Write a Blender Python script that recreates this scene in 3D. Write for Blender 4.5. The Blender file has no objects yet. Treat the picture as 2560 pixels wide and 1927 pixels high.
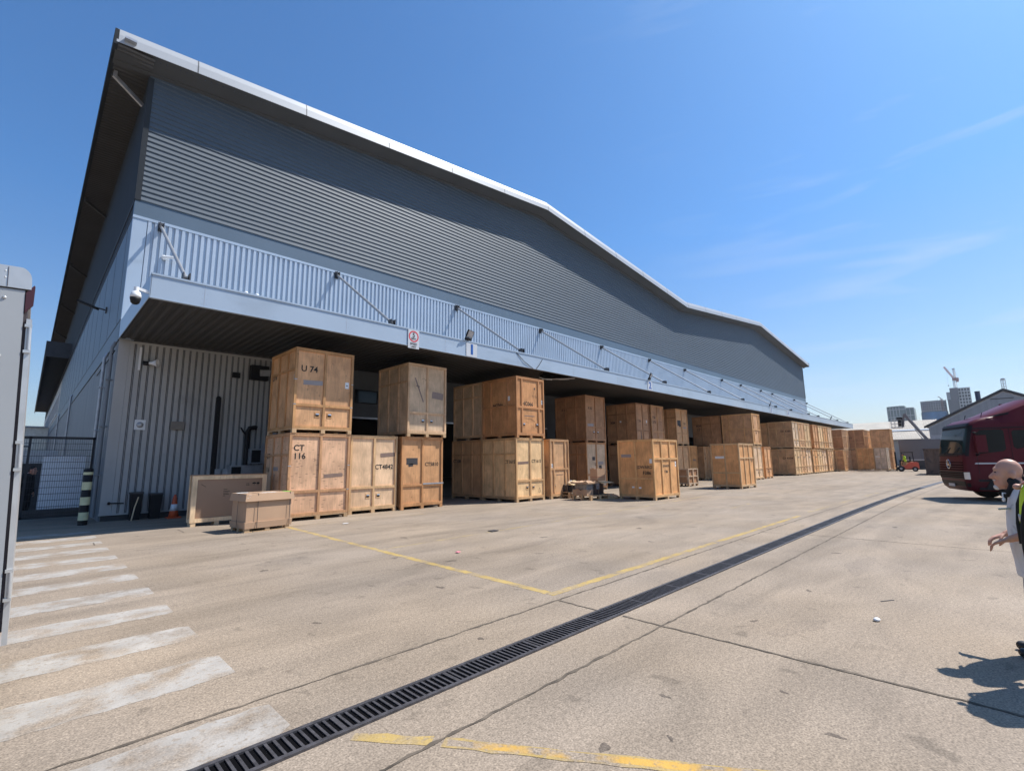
import bpy, bmesh, math, random
from mathutils import Vector, Matrix
R = math.radians
random.seed(7)
SC = bpy.context.scene

# ------------------------------------------------------------------ camera
cam_d = bpy.data.cameras.new('camera')
cam = bpy.data.objects.new('camera', cam_d)
SC.collection.objects.link(cam)
YAW, PIT, ROL, EYE = R(44.763), R(8.964), R(-0.758), 1.7
fw = Vector((math.cos(PIT) * math.cos(YAW), math.cos(PIT) * math.sin(YAW), math.sin(PIT)))
r0 = Vector((math.sin(YAW), -math.cos(YAW), 0))
u0 = r0.cross(fw)
rr = r0 * math.cos(ROL) + u0 * math.sin(ROL)
uu = u0 * math.cos(ROL) - r0 * math.sin(ROL)
M = Matrix((rr, uu, -fw)).transposed().to_4x4()
M.translation = Vector((0, 0, EYE))
cam.matrix_world = M
cam_d.sensor_width = 36.0
cam_d.lens = 1196.56 / 2560 * 36.0
cam_d.clip_start = 0.05
cam_d.clip_end = 6000
SC.camera = cam

# ------------------------------------------------------------------ sun, sky, exposure
SUN = Vector((0.58, -0.32, 1.0)).normalized()
ELEV = math.asin(SUN.z)
sun_d = bpy.data.lights.new('sun', 'SUN')
sun_d.energy = 5.0
sun_d.angle = R(0.53)
sun_d.color = (1.0, 0.955, 0.89)
sun = bpy.data.objects.new('sun', sun_d)
SC.collection.objects.link(sun)
sun.rotation_euler = SUN.to_track_quat('Z', 'Y').to_euler()
sun.location = (0, 0, 60)

world = bpy.data.worlds.new('World')
SC.world = world
world.use_nodes = True
wt = world.node_tree
wt.nodes.clear()
wo = wt.nodes.new('ShaderNodeOutputWorld')
bg = wt.nodes.new('ShaderNodeBackground')
sky = wt.nodes.new('ShaderNodeTexSky')
sky.sky_type = 'NISHITA'
sky.sun_disc = False
sky.sun_elevation = ELEV
sky.sun_rotation = math.atan2(SUN.x, SUN.y)
sky.altitude = 50
sky.air_density = 1.0
sky.dust_density = 1.1
sky.ozone_density = 2.6
bg.inputs['Strength'].default_value = 0.096
# thin cirrus low in the sky: stretched noise over the view direction
tc = wt.nodes.new('ShaderNodeTexCoord')
mp = wt.nodes.new('ShaderNodeMapping')
mp.inputs['Rotation'].default_value = (R(14), R(-24), R(-10))
mp.inputs['Scale'].default_value = (1.1, 1.6, 11.0)
nz = wt.nodes.new('ShaderNodeTexNoise')
nz.inputs['Scale'].default_value = 1.5
nz.inputs['Detail'].default_value = 5
nz.inputs['Distortion'].default_value = 0.35
rp = wt.nodes.new('ShaderNodeMapRange')
rp.inputs['From Min'].default_value = 0.54
rp.inputs['From Max'].default_value = 0.82
rp.inputs['To Max'].default_value = 0.50
sx = wt.nodes.new('ShaderNodeSeparateXYZ')
az = wt.nodes.new('ShaderNodeMapRange')       # cirrus lies towards +X
az.inputs['From Min'].default_value = 0.44
az.inputs['From Max'].default_value = 0.06
ml = wt.nodes.new('ShaderNodeMath'); ml.operation = 'MULTIPLY'
mx = wt.nodes.new('ShaderNodeMix'); mx.data_type = 'RGBA'
mx.inputs['B'].default_value = (6.2, 6.6, 7.2, 1)
L = wt.links.new
L(tc.outputs['Generated'], mp.inputs['Vector']); L(mp.outputs['Vector'], nz.inputs['Vector'])
L(nz.outputs['Fac'], rp.inputs['Value']); L(tc.outputs['Generated'], sx.inputs['Vector'])
L(sx.outputs['Y'], az.inputs['Value']); L(rp.outputs['Result'], ml.inputs[0]); L(az.outputs['Result'], ml.inputs[1])
L(ml.outputs[0], mx.inputs['Factor'])
tint = wt.nodes.new('ShaderNodeVectorMath'); tint.operation = 'MULTIPLY'
tm = wt.nodes.new('ShaderNodeMix'); tm.data_type = 'RGBA'      # clearer blue overhead, milky at the horizon
tm.inputs['A'].default_value = (0.98, 0.96, 0.98, 1); tm.inputs['B'].default_value = (0.58, 0.99, 1.33, 1)
hz = wt.nodes.new('ShaderNodeMapRange'); hz.inputs['From Min'].default_value = 0.0; hz.inputs['From Max'].default_value = 0.42
wt.links.new(sx.outputs['Z'], hz.inputs['Value']); wt.links.new(hz.outputs['Result'], tm.inputs['Factor']); wt.links.new(tm.outputs['Result'], tint.inputs[1])
L(sky.outputs['Color'], tint.inputs[0]); L(tint.outputs[0], mx.inputs['A'])
L(mx.outputs['Result'], bg.inputs['Color']); L(bg.outputs['Background'], wo.inputs['Surface'])

SC.view_settings.view_transform = 'Standard'
SC.view_settings.look = 'None'
SC.view_settings.exposure = 0.48
SC.view_settings.gamma = 1.0
SC.cycles.max_bounces = 6
SC.cycles.diffuse_bounces = 4

# ------------------------------------------------------------------ materials
def _n(t, kind, **kw):
    n = t.nodes.new(kind)
    for k, v in kw.items():
        setattr(n, k, v)
    return n

def mat(name, col, rough=0.6, metal=0.0, var=0.12, scale=4.0, stretch=(1, 1, 1), bump=0.0, spec=0.5,
        second=None, sec_lo=0.55, sec_hi=0.7, sec_scale=2.0, sec_stretch=(1, 1, 1), rnd=True, world_co=False, bscale=None):
    """Procedural surface: base colour with two layers of noise, optional second colour in patches."""
    m = bpy.data.materials.new(name)
    m.use_nodes = True
    t = m.node_tree
    b = t.nodes['Principled BSDF']
    b.inputs['Roughness'].default_value = rough
    b.inputs['Metallic'].default_value = metal
    b.inputs['Specular IOR Level'].default_value = spec
    if world_co:
        co = _n(t, 'ShaderNodeNewGeometry').outputs['Position']
    else:
        co = _n(t, 'ShaderNodeTexCoord').outputs['Object']
    if rnd:
        oi = _n(t, 'ShaderNodeObjectInfo')
        mm = _n(t, 'ShaderNodeVectorMath', operation='MULTIPLY_ADD')
        cb = _n(t, 'ShaderNodeCombineXYZ')
        for i in range(3):
            t.links.new(oi.outputs['Random'], cb.inputs[i])
        mm.inputs[1].default_value = (37, 53, 71)
        t.links.new(cb.outputs[0], mm.inputs[0]); t.links.new(co, mm.inputs[2])
        co = mm.outputs[0]
    def noise(sc, st, det=4, dist=0.0):
        mpn = _n(t, 'ShaderNodeMapping')
        mpn.inputs['Scale'].default_value = st
        t.links.new(co, mpn.inputs['Vector'])
        n = _n(t, 'ShaderNodeTexNoise')
        n.inputs['Scale'].default_value = sc
        n.inputs['Detail'].default_value = det
        n.inputs['Distortion'].default_value = dist
        t.links.new(mpn.outputs[0], n.inputs['Vector'])
        return n.outputs['Fac']
    n1 = noise(scale, stretch, 5)
    mr = _n(t, 'ShaderNodeMapRange')
    mr.inputs['From Min'].default_value = 0.3; mr.inputs['From Max'].default_value = 0.7
    mr.inputs['To Min'].default_value = 1 - var; mr.inputs['To Max'].default_value = 1 + var
    t.links.new(n1, mr.inputs['Value'])
    rgb = _n(t, 'ShaderNodeRGB'); rgb.outputs[0].default_value = (*col, 1)
    cur = rgb.outputs[0]
    if second is not None:
        n2 = noise(sec_scale, sec_stretch, 6, 0.4)
        m2 = _n(t, 'ShaderNodeMapRange')
        m2.inputs['From Min'].default_value = sec_lo; m2.inputs['From Max'].default_value = sec_hi
        t.links.new(n2, m2.inputs['Value'])
        mix = _n(t, 'ShaderNodeMix', data_type='RGBA')
        mix.inputs['B'].default_value = (*second, 1)
        t.links.new(m2.outputs[0], mix.inputs['Factor']); t.links.new(cur, mix.inputs['A'])
        cur = mix.outputs['Result']
    vm = _n(t, 'ShaderNodeVectorMath', operation='SCALE')
    t.links.new(cur, vm.inputs[0]); t.links.new(mr.outputs[0], vm.inputs['Scale'])
    t.links.new(vm.outputs[0], b.inputs['Base Color'])
    if bump:
        bp = _n(t, 'ShaderNodeBump'); bp.inputs['Strength'].default_value = bump; bp.inputs['Distance'].default_value = 0.02
        t.links.new(noise(bscale or scale * 2, stretch, 4), bp.inputs['Height']); t.links.new(bp.outputs[0], b.inputs['Normal'])
    return m

def ply(name, col, knots=0.35, dash=False):
    """Weathered plywood / softwood: blotches, fine grain along Z, darker knots."""
    m = bpy.data.materials.new(name)
    m.use_nodes = True
    t = m.node_tree
    b = t.nodes['Principled BSDF']
    b.inputs['Roughness'].default_value = 0.62
    b.inputs['Specular IOR Level'].default_value = 0.3
    co = _n(t, 'ShaderNodeTexCoord').outputs['Object']
    oi = _n(t, 'ShaderNodeObjectInfo')
    cb = _n(t, 'ShaderNodeCombineXYZ')
    for i in range(3):
        t.links.new(oi.outputs['Random'], cb.inputs[i])
    mm = _n(t, 'ShaderNodeVectorMath', operation='MULTIPLY_ADD')
    mm.inputs[1].default_value = (31, 47, 59)
    t.links.new(cb.outputs[0], mm.inputs[0]); t.links.new(co, mm.inputs[2])
    co = mm.outputs[0]
    def noise(sc, st, det, dist=0.0):
        a = _n(t, 'ShaderNodeMapping'); a.inputs['Scale'].default_value = st
        t.links.new(co, a.inputs['Vector'])
        n = _n(t, 'ShaderNodeTexNoise'); n.inputs['Scale'].default_value = sc; n.inputs['Detail'].default_value = det
        n.inputs['Distortion'].default_value = dist
        t.links.new(a.outputs[0], n.inputs['Vector'])
        return n.outputs['Fac']
    def rng(src, a, bb, c, d):
        r_ = _n(t, 'ShaderNodeMapRange')
        r_.inputs['From Min'].default_value = a; r_.inputs['From Max'].default_value = bb
        r_.inputs['To Min'].default_value = c; r_.inputs['To Max'].default_value = d
        t.links.new(src, r_.inputs['Value'])
        return r_.outputs[0]
    f1 = rng(noise(1.6, (1, 1, 1), 5, 0.6), 0.3, 0.7, 0.74, 1.16)
    f2 = rng(noise(3.0, (5, 5, 0.6), 4, 1.2), 0.3, 0.7, 0.84, 1.10)
    mu = _n(t, 'ShaderNodeMath', operation='MULTIPLY'); t.links.new(f1, mu.inputs[0]); t.links.new(f2, mu.inputs[1])
    vo = _n(t, 'ShaderNodeTexVoronoi'); vo.inputs['Scale'].default_value = 5.0 if dash else 3.2
    a = _n(t, 'ShaderNodeMapping'); a.inputs['Scale'].default_value = (0.9, 0.9, 2.6) if dash else (1.3, 1.3, 1)
    t.links.new(co, a.inputs['Vector']); t.links.new(a.outputs[0], vo.inputs['Vector'])
    kn = rng(vo.outputs['Distance'], 0.10 if dash else 0.05, 0.27 if dash else 0.15, 1 - knots, 1.0)
    mu2 = _n(t, 'ShaderNodeMath', operation='MULTIPLY'); t.links.new(mu.outputs[0], mu2.inputs[0]); t.links.new(kn, mu2.inputs[1])
    gr = rng(noise(0.9, (1, 1, 0.7), 6, 1.0), 0.56, 0.75, 0.0, 0.5)       # grime patches
    col = (col[0] * 1.12, col[1] * 1.03, col[2] * 1.0)
    rgb = _n(t, 'ShaderNodeRGB'); rgb.outputs[0].default_value = (*col, 1)
    mix = _n(t, 'ShaderNodeMix', data_type='RGBA')
    mix.inputs['B'].default_value = (col[0] * 0.58, col[1] * 0.55, col[2] * 0.55, 1)
    t.links.new(gr, mix.inputs['Factor']); t.links.new(rgb.outputs[0], mix.inputs['A'])
    # per-object tint
    tint = rng(oi.outputs['Random'], 0, 1, 0.86, 1.10)
    mu3 = _n(t, 'ShaderNodeMath', operation='MULTIPLY'); t.links.new(mu2.outputs[0], mu3.inputs[0]); t.links.new(tint, mu3.inputs[1])
    vm = _n(t, 'ShaderNodeVectorMath', operation='SCALE')
    t.links.new(mix.outputs['Result'], vm.inputs[0]); t.links.new(mu3.outputs[0], vm.inputs['Scale'])
    t.links.new(vm.outputs[0], b.inputs['Base Color'])
    bp = _n(t, 'ShaderNodeBump'); bp.inputs['Strength'].default_value = 0.35; bp.inputs['Distance'].default_value = 0.02
    t.links.new(noise(3.0, (1, 1, 0.6), 5, 0.5), bp.inputs['Height']); t.links.new(bp.outputs[0], b.inputs['Normal'])
    return m

# concrete colour shared by the yard and by the worn paint that lies on it
def concrete_group():
    g = bpy.data.node_groups.new('concrete_colour', 'ShaderNodeTree')
    g.interface.new_socket('Color', in_out='OUTPUT', socket_type='NodeSocketColor')
    g.interface.new_socket('Height', in_out='OUTPUT', socket_type='NodeSocketFloat')
    out = g.nodes.new('NodeGroupOutput')
    pos = g.nodes.new('ShaderNodeNewGeometry').outputs['Position']
    def noise(sc, st=(1, 1, 1), det=4, dist=0.0):
        a = g.nodes.new('ShaderNodeMapping'); a.inputs['Scale'].default_value = st
        g.links.new(pos, a.inputs['Vector'])
        n = g.nodes.new('ShaderNodeTexNoise'); n.inputs['Scale'].default_value = sc; n.inputs['Detail'].default_value = det
        n.inputs['Distortion'].default_value = dist
        g.links.new(a.outputs[0], n.inputs['Vector'])
        return n.outputs['Fac']
    def rng(src, a, b, c, d):
        r_ = g.nodes.new('ShaderNodeMapRange')
        for k, v in zip(('From Min', 'From Max', 'To Min', 'To Max'), (a, b, c, d)):
            r_.inputs[k].default_value = v
        g.links.new(src, r_.inputs['Value'])
        return r_.outputs[0]
    def mul(a, b):
        q = g.nodes.new('ShaderNodeMath'); q.operation = 'MULTIPLY'
        g.links.new(a, q.inputs[0]); g.links.new(b, q.inputs[1])
        return q.outputs[0]
    big = rng(noise(0.22, det=3), 0.35, 0.65, 0.93, 1.06)
    med = rng(noise(1.1, (0.6, 1.3, 1), 6, 0.6), 0.32, 0.68, 0.85, 1.10)
    tyre = rng(noise(0.55, (0.18, 2.2, 1), 5, 0.8), 0.50, 0.72, 1.0, 0.78)
    spots = rng(noise(3.2, det=6, dist=0.5), 0.62, 0.72, 1.0, 0.74)
    speck = mul(rng(noise(75, det=2), 0.30, 0.70, 0.66, 1.34), rng(noise(26, det=3), 0.3, 0.7, 0.84, 1.16))
    vo = g.nodes.new('ShaderNodeTexVoronoi'); vo.inputs['Scale'].default_value = 42
    g.links.new(pos, vo.inputs['Vector'])
    stones = rng(vo.outputs['Distance'], 0.08, 0.22, 1.55, 1.0)
    sel = g.nodes.new('ShaderNodeSeparateColor'); g.links.new(vo.outputs['Color'], sel.inputs[0])
    st_on = rng(sel.outputs[0], 0.72, 0.74, 0.0, 1.0)
    one = g.nodes.new('ShaderNodeMix'); one.data_type = 'FLOAT'; one.inputs['A'].default_value = 1.0
    g.links.new(st_on, one.inputs['Factor']); g.links.new(stones, one.inputs['B'])
    f = mul(mul(mul(big, med), mul(tyre, spots)), mul(speck, one.outputs['Result']))
    warm = g.nodes.new('ShaderNodeMix'); warm.data_type = 'RGBA'
    warm.inputs['A'].default_value = (0.270, 0.212, 0.156, 1)
    warm.inputs['B'].default_value = (0.264, 0.214, 0.167, 1)
    g.links.new(rng(noise(0.35, det=2), 0.35, 0.65, 0, 1), warm.inputs['Factor'])
    vm = g.nodes.new('ShaderNodeVectorMath'); vm.operation = 'SCALE'
    g.links.new(warm.outputs['Result'], vm.inputs[0]); g.links.new(f, vm.inputs['Scale'])
    g.links.new(vm.outputs[0], out.inputs['Color'])
    g.links.new(noise(60, det=3), out.inputs['Height'])
    return g
CONC = concrete_group()

def ground_mat(name, paint=None, lo=0.42, hi=0.60, cover=0.9, sc=2.2, tint=None):
    m = bpy.data.materials.new(name); m.use_nodes = True
    t = m.node_tree; b = t.nodes['Principled BSDF']
    b.inputs['Roughness'].default_value = 0.85; b.inputs['Specular IOR Level'].default_value = 0.25
    gr = t.nodes.new('ShaderNodeGroup'); gr.node_tree = CONC
    cur = gr.outputs['Color']
    if tint:
        tm = _n(t, 'ShaderNodeVectorMath', operation='MULTIPLY'); tm.inputs[1].default_value = tint
        t.links.new(cur, tm.inputs[0]); cur = tm.outputs[0]
    if paint:
        pos = _n(t, 'ShaderNodeNewGeometry').outputs['Position']
        def noise(s, det=6, st=(1, 1, 1)):
            a = _n(t, 'ShaderNodeMapping'); a.inputs['Scale'].default_value = st
            t.links.new(pos, a.inputs['Vector'])
            n = _n(t, 'ShaderNodeTexNoise'); n.inputs['Scale'].default_value = s; n.inputs['Detail'].default_value = det
            t.links.new(a.outputs[0], n.inputs['Vector']); return n.outputs['Fac']
        def rng(src, a, bb, c, d):
            r_ = _n(t, 'ShaderNodeMapRange')
            for k, v in zip(('From Min', 'From Max', 'To Min', 'To Max'), (a, bb, c, d)):
                r_.inputs[k].default_value = v
            t.links.new(src, r_.inputs['Value']); return r_.outputs[0]
        w = rng(noise(sc, 8), lo, hi, 0, cover)
        w2 = rng(noise(22, 3), 0.33, 0.46, 0.35, 1)
        k = _n(t, 'ShaderNodeMath', operation='MULTIPLY'); t.links.new(w, k.inputs[0]); t.links.new(w2, k.inputs[1])
        pv = _n(t, 'ShaderNodeVectorMath', operation='SCALE')
        pv.inputs[0].default_value = paint
        t.links.new(rng(noise(3.5, 5), 0.3, 0.7, 0.84, 1.14), pv.inputs['Scale'])
        mix = _n(t, 'ShaderNodeMix', data_type='RGBA')
        t.links.new(k.outputs[0], mix.inputs['Factor']); t.links.new(cur, mix.inputs['A']); t.links.new(pv.outputs[0], mix.inputs['B'])
        cur = mix.outputs['Result']
    t.links.new(cur, b.inputs['Base Color'])
    bp = _n(t, 'ShaderNodeBump'); bp.inputs['Strength'].default_value = 0.35; bp.inputs['Distance'].default_value = 0.01
    t.links.new(gr.outputs['Height'], bp.inputs['Height']); t.links.new(bp.outputs[0], b.inputs['Normal'])
    return m

def emit(name, col, s):
    m = bpy.data.materials.new(name); m.use_nodes = True
    b = m.node_tree.nodes['Principled BSDF']
    b.inputs['Base Color'].default_value = (*col, 1)
    b.inputs['Emission Color'].default_value = (*col, 1); b.inputs['Emission Strength'].default_value = s
    return m

# ------------------------------------------------------------------ mesh helpers
class MB:
    def __init__(s):
        s.v = []; s.f = []; s.m = []
    def add(s, vs, fs, mi=0):
        o = len(s.v); s.v += [tuple(p) for p in vs]
        for f in fs:
            s.f.append([o + i for i in f]); s.m.append(mi)
        return s
    def box(s, x0, y0, z0, x1, y1, z1, mi=0):
        vs = [(x0, y0, z0), (x1, y0, z0), (x1, y1, z0), (x0, y1, z0), (x0, y0, z1), (x1, y0, z1), (x1, y1, z1), (x0, y1, z1)]
        return s.add(vs, [(0, 3, 2, 1), (4, 5, 6, 7), (0, 1, 5, 4), (1, 2, 6, 5), (2, 3, 7, 6), (3, 0, 4, 7)], mi)
    def bar(s, p0, p1, w, h, up=(0, 0, 1), mi=0):
        """box beam from p0 to p1, w across, h along up"""
        p0 = Vector(p0); p1 = Vector(p1); d = (p1 - p0).normalized(); up = Vector(up)
        sd = d.cross(up)
        if sd.length < 1e-5:
            up = Vector((1, 0, 0)); sd = d.cross(up)
        sd.normalize(); up = sd.cross(d).normalized()
        vs = []
        for p in (p0, p1):
            for a, b in ((-1, -1), (1, -1), (1, 1), (-1, 1)):
                vs.append(p + sd * a * w / 2 + up * b * h / 2)
        return s.add(vs, [(0, 1, 2, 3), (7, 6, 5, 4), (0, 4, 5, 1), (1, 5, 6, 2), (2, 6, 7, 3), (3, 7, 4, 0)], mi)
    def poly(s, pts, mi=0):
        return s.add(pts, [tuple(range(len(pts)))], mi)
    def prism(s, pts, vec, mi=0):
        vec = Vector(vec); n = len(pts)
        a = [Vector(p) for p in pts]; b = [p + vec for p in a]
        fs = [tuple(range(n))[::-1], tuple(range(n, 2 * n))] + [(i, (i + 1) % n, n + (i + 1) % n, n + i) for i in range(n)]
        return s.add(a + b, fs, mi)
    def tube(s, pts, rad, n=10, mi=0, cap=True):
        pts = [Vector(p) for p in pts]
        if not isinstance(rad, (list, tuple)):
            rad = [rad] * len(pts)
        vs = []
        prev = None
        for i, p in enumerate(pts):
            d = (pts[min(i + 1, len(pts) - 1)] - pts[max(i - 1, 0)]).normalized()
            if prev is None:
                a = d.orthogonal().normalized()
            else:
                a = (prev - d * prev.dot(d)).normalized()
            prev = a; b = d.cross(a)
            for k in range(n):
                t_ = 2 * math.pi * k / n
                vs.append(p + (a * math.cos(t_) + b * math.sin(t_)) * rad[i])
        fs = []
        for i in range(len(pts) - 1):
            for k in range(n):
                fs.append((i * n + k, i * n + (k + 1) % n, (i + 1) * n + (k + 1) % n, (i + 1) * n + k))
        if cap:
            fs.append(tuple(range(n))[::-1]); fs.append(tuple(range((len(pts) - 1) * n, len(pts) * n)))
        return s.add(vs, fs, mi)
    def lathe(s, c, prof, n=20, mi=0, axis=(0, 0, 1)):
        ax = Vector(axis).normalized(); a = ax.orthogonal().normalized(); b = ax.cross(a); c = Vector(c)
        vs = []
        for r_, z in prof:
            for k in range(n):
                t_ = 2 * math.pi * k / n
                vs.append(c + ax * z + (a * math.cos(t_) + b * math.sin(t_)) * max(r_, 1e-4))
        fs = []
        for i in range(len(prof) - 1):
            for k in range(n):
                fs.append((i * n + k, i * n + (k + 1) % n, (i + 1) * n + (k + 1) % n, (i + 1) * n + k))
        fs.append(tuple(range(n))[::-1]); fs.append(tuple(range((len(prof) - 1) * n, len(prof) * n)))
        return s.add(vs, fs, mi)
    def ball(s, c, r, n=14, mi=0, rot=None):
        if not isinstance(r, (list, tuple)):
            r = (r, r, r)
        c = Vector(c); vs = []; rings = n // 2
        for i in range(rings + 1):
            th = math.pi * i / rings
            rs = max(math.sin(th), 1e-3)
            for k in range(n):
                ph = 2 * math.pi * k / n
                p = Vector((r[0] * rs * math.cos(ph), r[1] * rs * math.sin(ph), r[2] * math.cos(th)))
                if rot: p = rot @ p
                vs.append(c + p)
        fs = []
        for i in range(rings):
            for k in range(n):
                fs.append((i * n + k, (i + 1) * n + k, (i + 1) * n + (k + 1) % n, i * n + (k + 1) % n))
        fs.append(tuple(range(n))); fs.append(tuple(range(rings * n, rings * n + n))[::-1])
        return s.add(vs, fs, mi)
    def build(s, name, mats, parent=None, smooth=False, loc=None, rot=None):
        me = bpy.data.meshes.new(name)
        me.from_pydata(s.v, [], s.f)
        if not isinstance(mats, (list, tuple)):
            mats = [mats]
        for m in mats:
            me.materials.append(m)
        me.polygons.foreach_set('material_index', s.m)
        if smooth:
            me.polygons.foreach_set('use_smooth', [True] * len(s.f))
        me.update()
        o = bpy.data.objects.new(name, me)
        SC.collection.objects.link(o)
        if parent is not None:
            o.parent = parent
        if loc is not None: o.location = loc
        if rot is not None: o.rotation_euler = rot
        if smooth == 'auto':
            md = o.modifiers.new('edge', 'EDGE_SPLIT'); md.split_angle = R(38)
        return o

def tag(o, label, cat, group=None, kind=None):
    if label: o['label'] = label
    if cat: o['category'] = cat
    if group: o['group'] = group
    if kind: o['kind'] = kind
    return o

def thing(name, label, cat, loc=(0, 0, 0), rz=0.0, group=None):
    o = bpy.data.objects.new(name, None)
    o.empty_display_size = 0.3
    SC.collection.objects.link(o)
    o.location = loc; o.rotation_euler = (0, 0, rz)
    return tag(o, label, cat, group)

def struct(o):
    o['kind'] = 'structure'
    return o

def copy_tree(o, parent=None):
    c = o.copy(); SC.collection.objects.link(c)
    if parent is not None:
        c.parent = parent
    for ch in list(o.children):
        copy_tree(ch, c)
    return c

_txt = {}
def text_mesh(s, size, align='CENTER', bold=0.022):
    k = (s, size, align, bold)
    if k not in _txt:
        cu = bpy.data.curves.new('lettering', 'FONT')
        cu.body = s; cu.size = size; cu.align_x = align; cu.align_y = 'CENTER'; cu.resolution_u = 3; cu.offset = bold * size
        ob = bpy.data.objects.new('lettering', cu); SC.collection.objects.link(ob)
        dg = bpy.context.evaluated_depsgraph_get()
        me = bpy.data.meshes.new_from_object(ob.evaluated_get(dg))
        bpy.data.objects.remove(ob); bpy.data.curves.remove(cu)
        _txt[k] = me
    return _txt[k].copy()

def text(s, size, loc, face, m, parent, name='lettering', align='CENTER', bold=0.022, sx=1.0):
    me = text_mesh(s, size, align, bold)
    me.materials.clear(); me.materials.append(m)
    o = bpy.data.objects.new(name, me); SC.collection.objects.link(o)
    if parent is not None: o.parent = parent
    o.location = loc
    o.rotation_euler = {'front': (R(90), 0, 0), 'left': (R(90), 0, R(-90)), 'top': (0, 0, 0), 'right': (R(90), 0, R(90))}[face] if isinstance(face, str) else face
    o.scale = (sx, 1, 1)
    return o
# ------------------------------------------------------------------ shared materials
M_GROUND = ground_mat('yard_concrete')
M_WHITEPAINT = ground_mat('worn_white_paint', paint=(0.36, 0.34, 0.315), lo=0.36, hi=0.56, cover=0.80, sc=2.6)
M_YELLOW = ground_mat('worn_yellow_paint', paint=(0.42, 0.29, 0.085), lo=0.32, hi=0.54, cover=0.80, sc=3.0)
M_YELLOW2 = ground_mat('faded_yellow_paint', paint=(0.37, 0.275, 0.11), lo=0.40, hi=0.62, cover=0.60, sc=2.6)
M_ORANGE = ground_mat('fresh_yellow_paint', paint=(0.50, 0.295, 0.06), lo=0.44, hi=0.56, cover=0.9, sc=3.4)
M_JOINT = mat('joint_filler', (0.105, 0.083, 0.062), 0.95, var=0.5, scale=9, world_co=True, rnd=False)
M_BLACK = mat('void_shade_black', (0.006, 0.006, 0.007), 1.0, spec=0.0)
M_IRON = mat('cast_iron', (0.085, 0.08, 0.085), 0.55, 0.5, var=0.3, scale=20)
M_CLAD = mat('slate_cladding', (0.061, 0.083, 0.108), 0.6, 0.0, var=0.05, scale=0.6, stretch=(0.3, 1, 1.5))
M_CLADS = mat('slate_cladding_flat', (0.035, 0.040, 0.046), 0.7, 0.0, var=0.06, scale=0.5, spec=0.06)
M_BAND = mat('grey_blue_band', (0.085, 0.125, 0.17), 0.45, 0.05, var=0.05, scale=0.5)
M_SILVER = mat('silver_blue_sheet', (0.375, 0.445, 0.525), 0.36, 0.2, var=0.04, scale=0.7, second=(0.32, 0.375, 0.435), sec_lo=0.56, sec_hi=0.75, sec_scale=0.5, sec_stretch=(1, 1, 3))
M_SILVERR = mat('silver_blue_ribbed', (0.385, 0.445, 0.52), 0.38, 0.2, var=0.05, scale=0.8)
M_ROOFTRIM = mat('pale_roof_trim', (0.36, 0.38, 0.405), 0.45, 0.1, var=0.04, scale=0.4)
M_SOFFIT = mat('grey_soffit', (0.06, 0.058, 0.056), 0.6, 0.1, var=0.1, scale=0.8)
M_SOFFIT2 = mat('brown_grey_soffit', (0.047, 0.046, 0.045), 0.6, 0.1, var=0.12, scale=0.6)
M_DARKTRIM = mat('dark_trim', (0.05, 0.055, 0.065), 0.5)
M_WHITEWALL = mat('dull_white_ribbed', (0.40, 0.395, 0.385), 0.55, 0.0, var=0.10, scale=0.9, stretch=(1, 1, 0.4), second=(0.27, 0.27, 0.27), sec_lo=0.58, sec_hi=0.8, sec_scale=0.7)
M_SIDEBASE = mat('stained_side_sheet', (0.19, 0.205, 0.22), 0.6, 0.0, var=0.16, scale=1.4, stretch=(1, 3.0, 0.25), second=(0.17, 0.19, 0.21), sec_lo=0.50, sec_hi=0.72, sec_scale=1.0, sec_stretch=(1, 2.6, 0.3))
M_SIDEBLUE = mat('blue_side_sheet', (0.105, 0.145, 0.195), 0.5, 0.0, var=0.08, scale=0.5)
M_GREYWALL = mat('grey_block_wall', (0.12, 0.13, 0.14), 0.8, var=0.12, scale=1.5)
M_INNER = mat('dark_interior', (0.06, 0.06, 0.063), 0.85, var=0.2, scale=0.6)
M_STEEL = mat('galvanised_steel', (0.42, 0.43, 0.45), 0.42, 0.6, var=0.15, scale=6)
M_STRUT = mat('grey_strut', (0.30, 0.315, 0.34), 0.4, 0.35, var=0.08, scale=2)
M_DKSTEEL = mat('dark_steel', (0.06, 0.06, 0.065), 0.5, 0.4, var=0.2, scale=5)
M_GLASS = mat('dark_glass', (0.008, 0.010, 0.012), 0.1, 0.0, var=0.1, spec=0.25)
M_WHITE = mat('white_plastic', (0.72, 0.73, 0.74), 0.45, var=0.05, scale=4)
M_BLACKP = mat('black_plastic', (0.015, 0.015, 0.017), 0.5, var=0.2, spec=0.2)
M_INK = mat('black_stencil', (0.022, 0.019, 0.016), 0.8, var=0.4, scale=30)
M_INKF = mat('faded_stencil', (0.075, 0.06, 0.045), 0.85, var=0.4, scale=30)
M_SIGNBLUE = mat('sign_blue', (0.02, 0.10, 0.36), 0.4)
M_SIGNRED = mat('sign_red', (0.55, 0.03, 0.04), 0.4)
M_SIGNWHITE = mat('sign_white', (0.52, 0.54, 0.57), 0.4, var=0.05)

# ------------------------------------------------------------------ ground
g = MB()
g.poly([(-2500, -2500, 0), (4000, -2500, 0), (4000, 4000, 0), (-2500, 4000, 0)])
struct(g.build('ground', M_GROUND))

def bend(x, y):      # the long lines of the yard swing slightly to the south far away
    d = max(0.0, min(x, 46) - 16)
    return y * (1 - 0.00033 * d * d)

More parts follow.
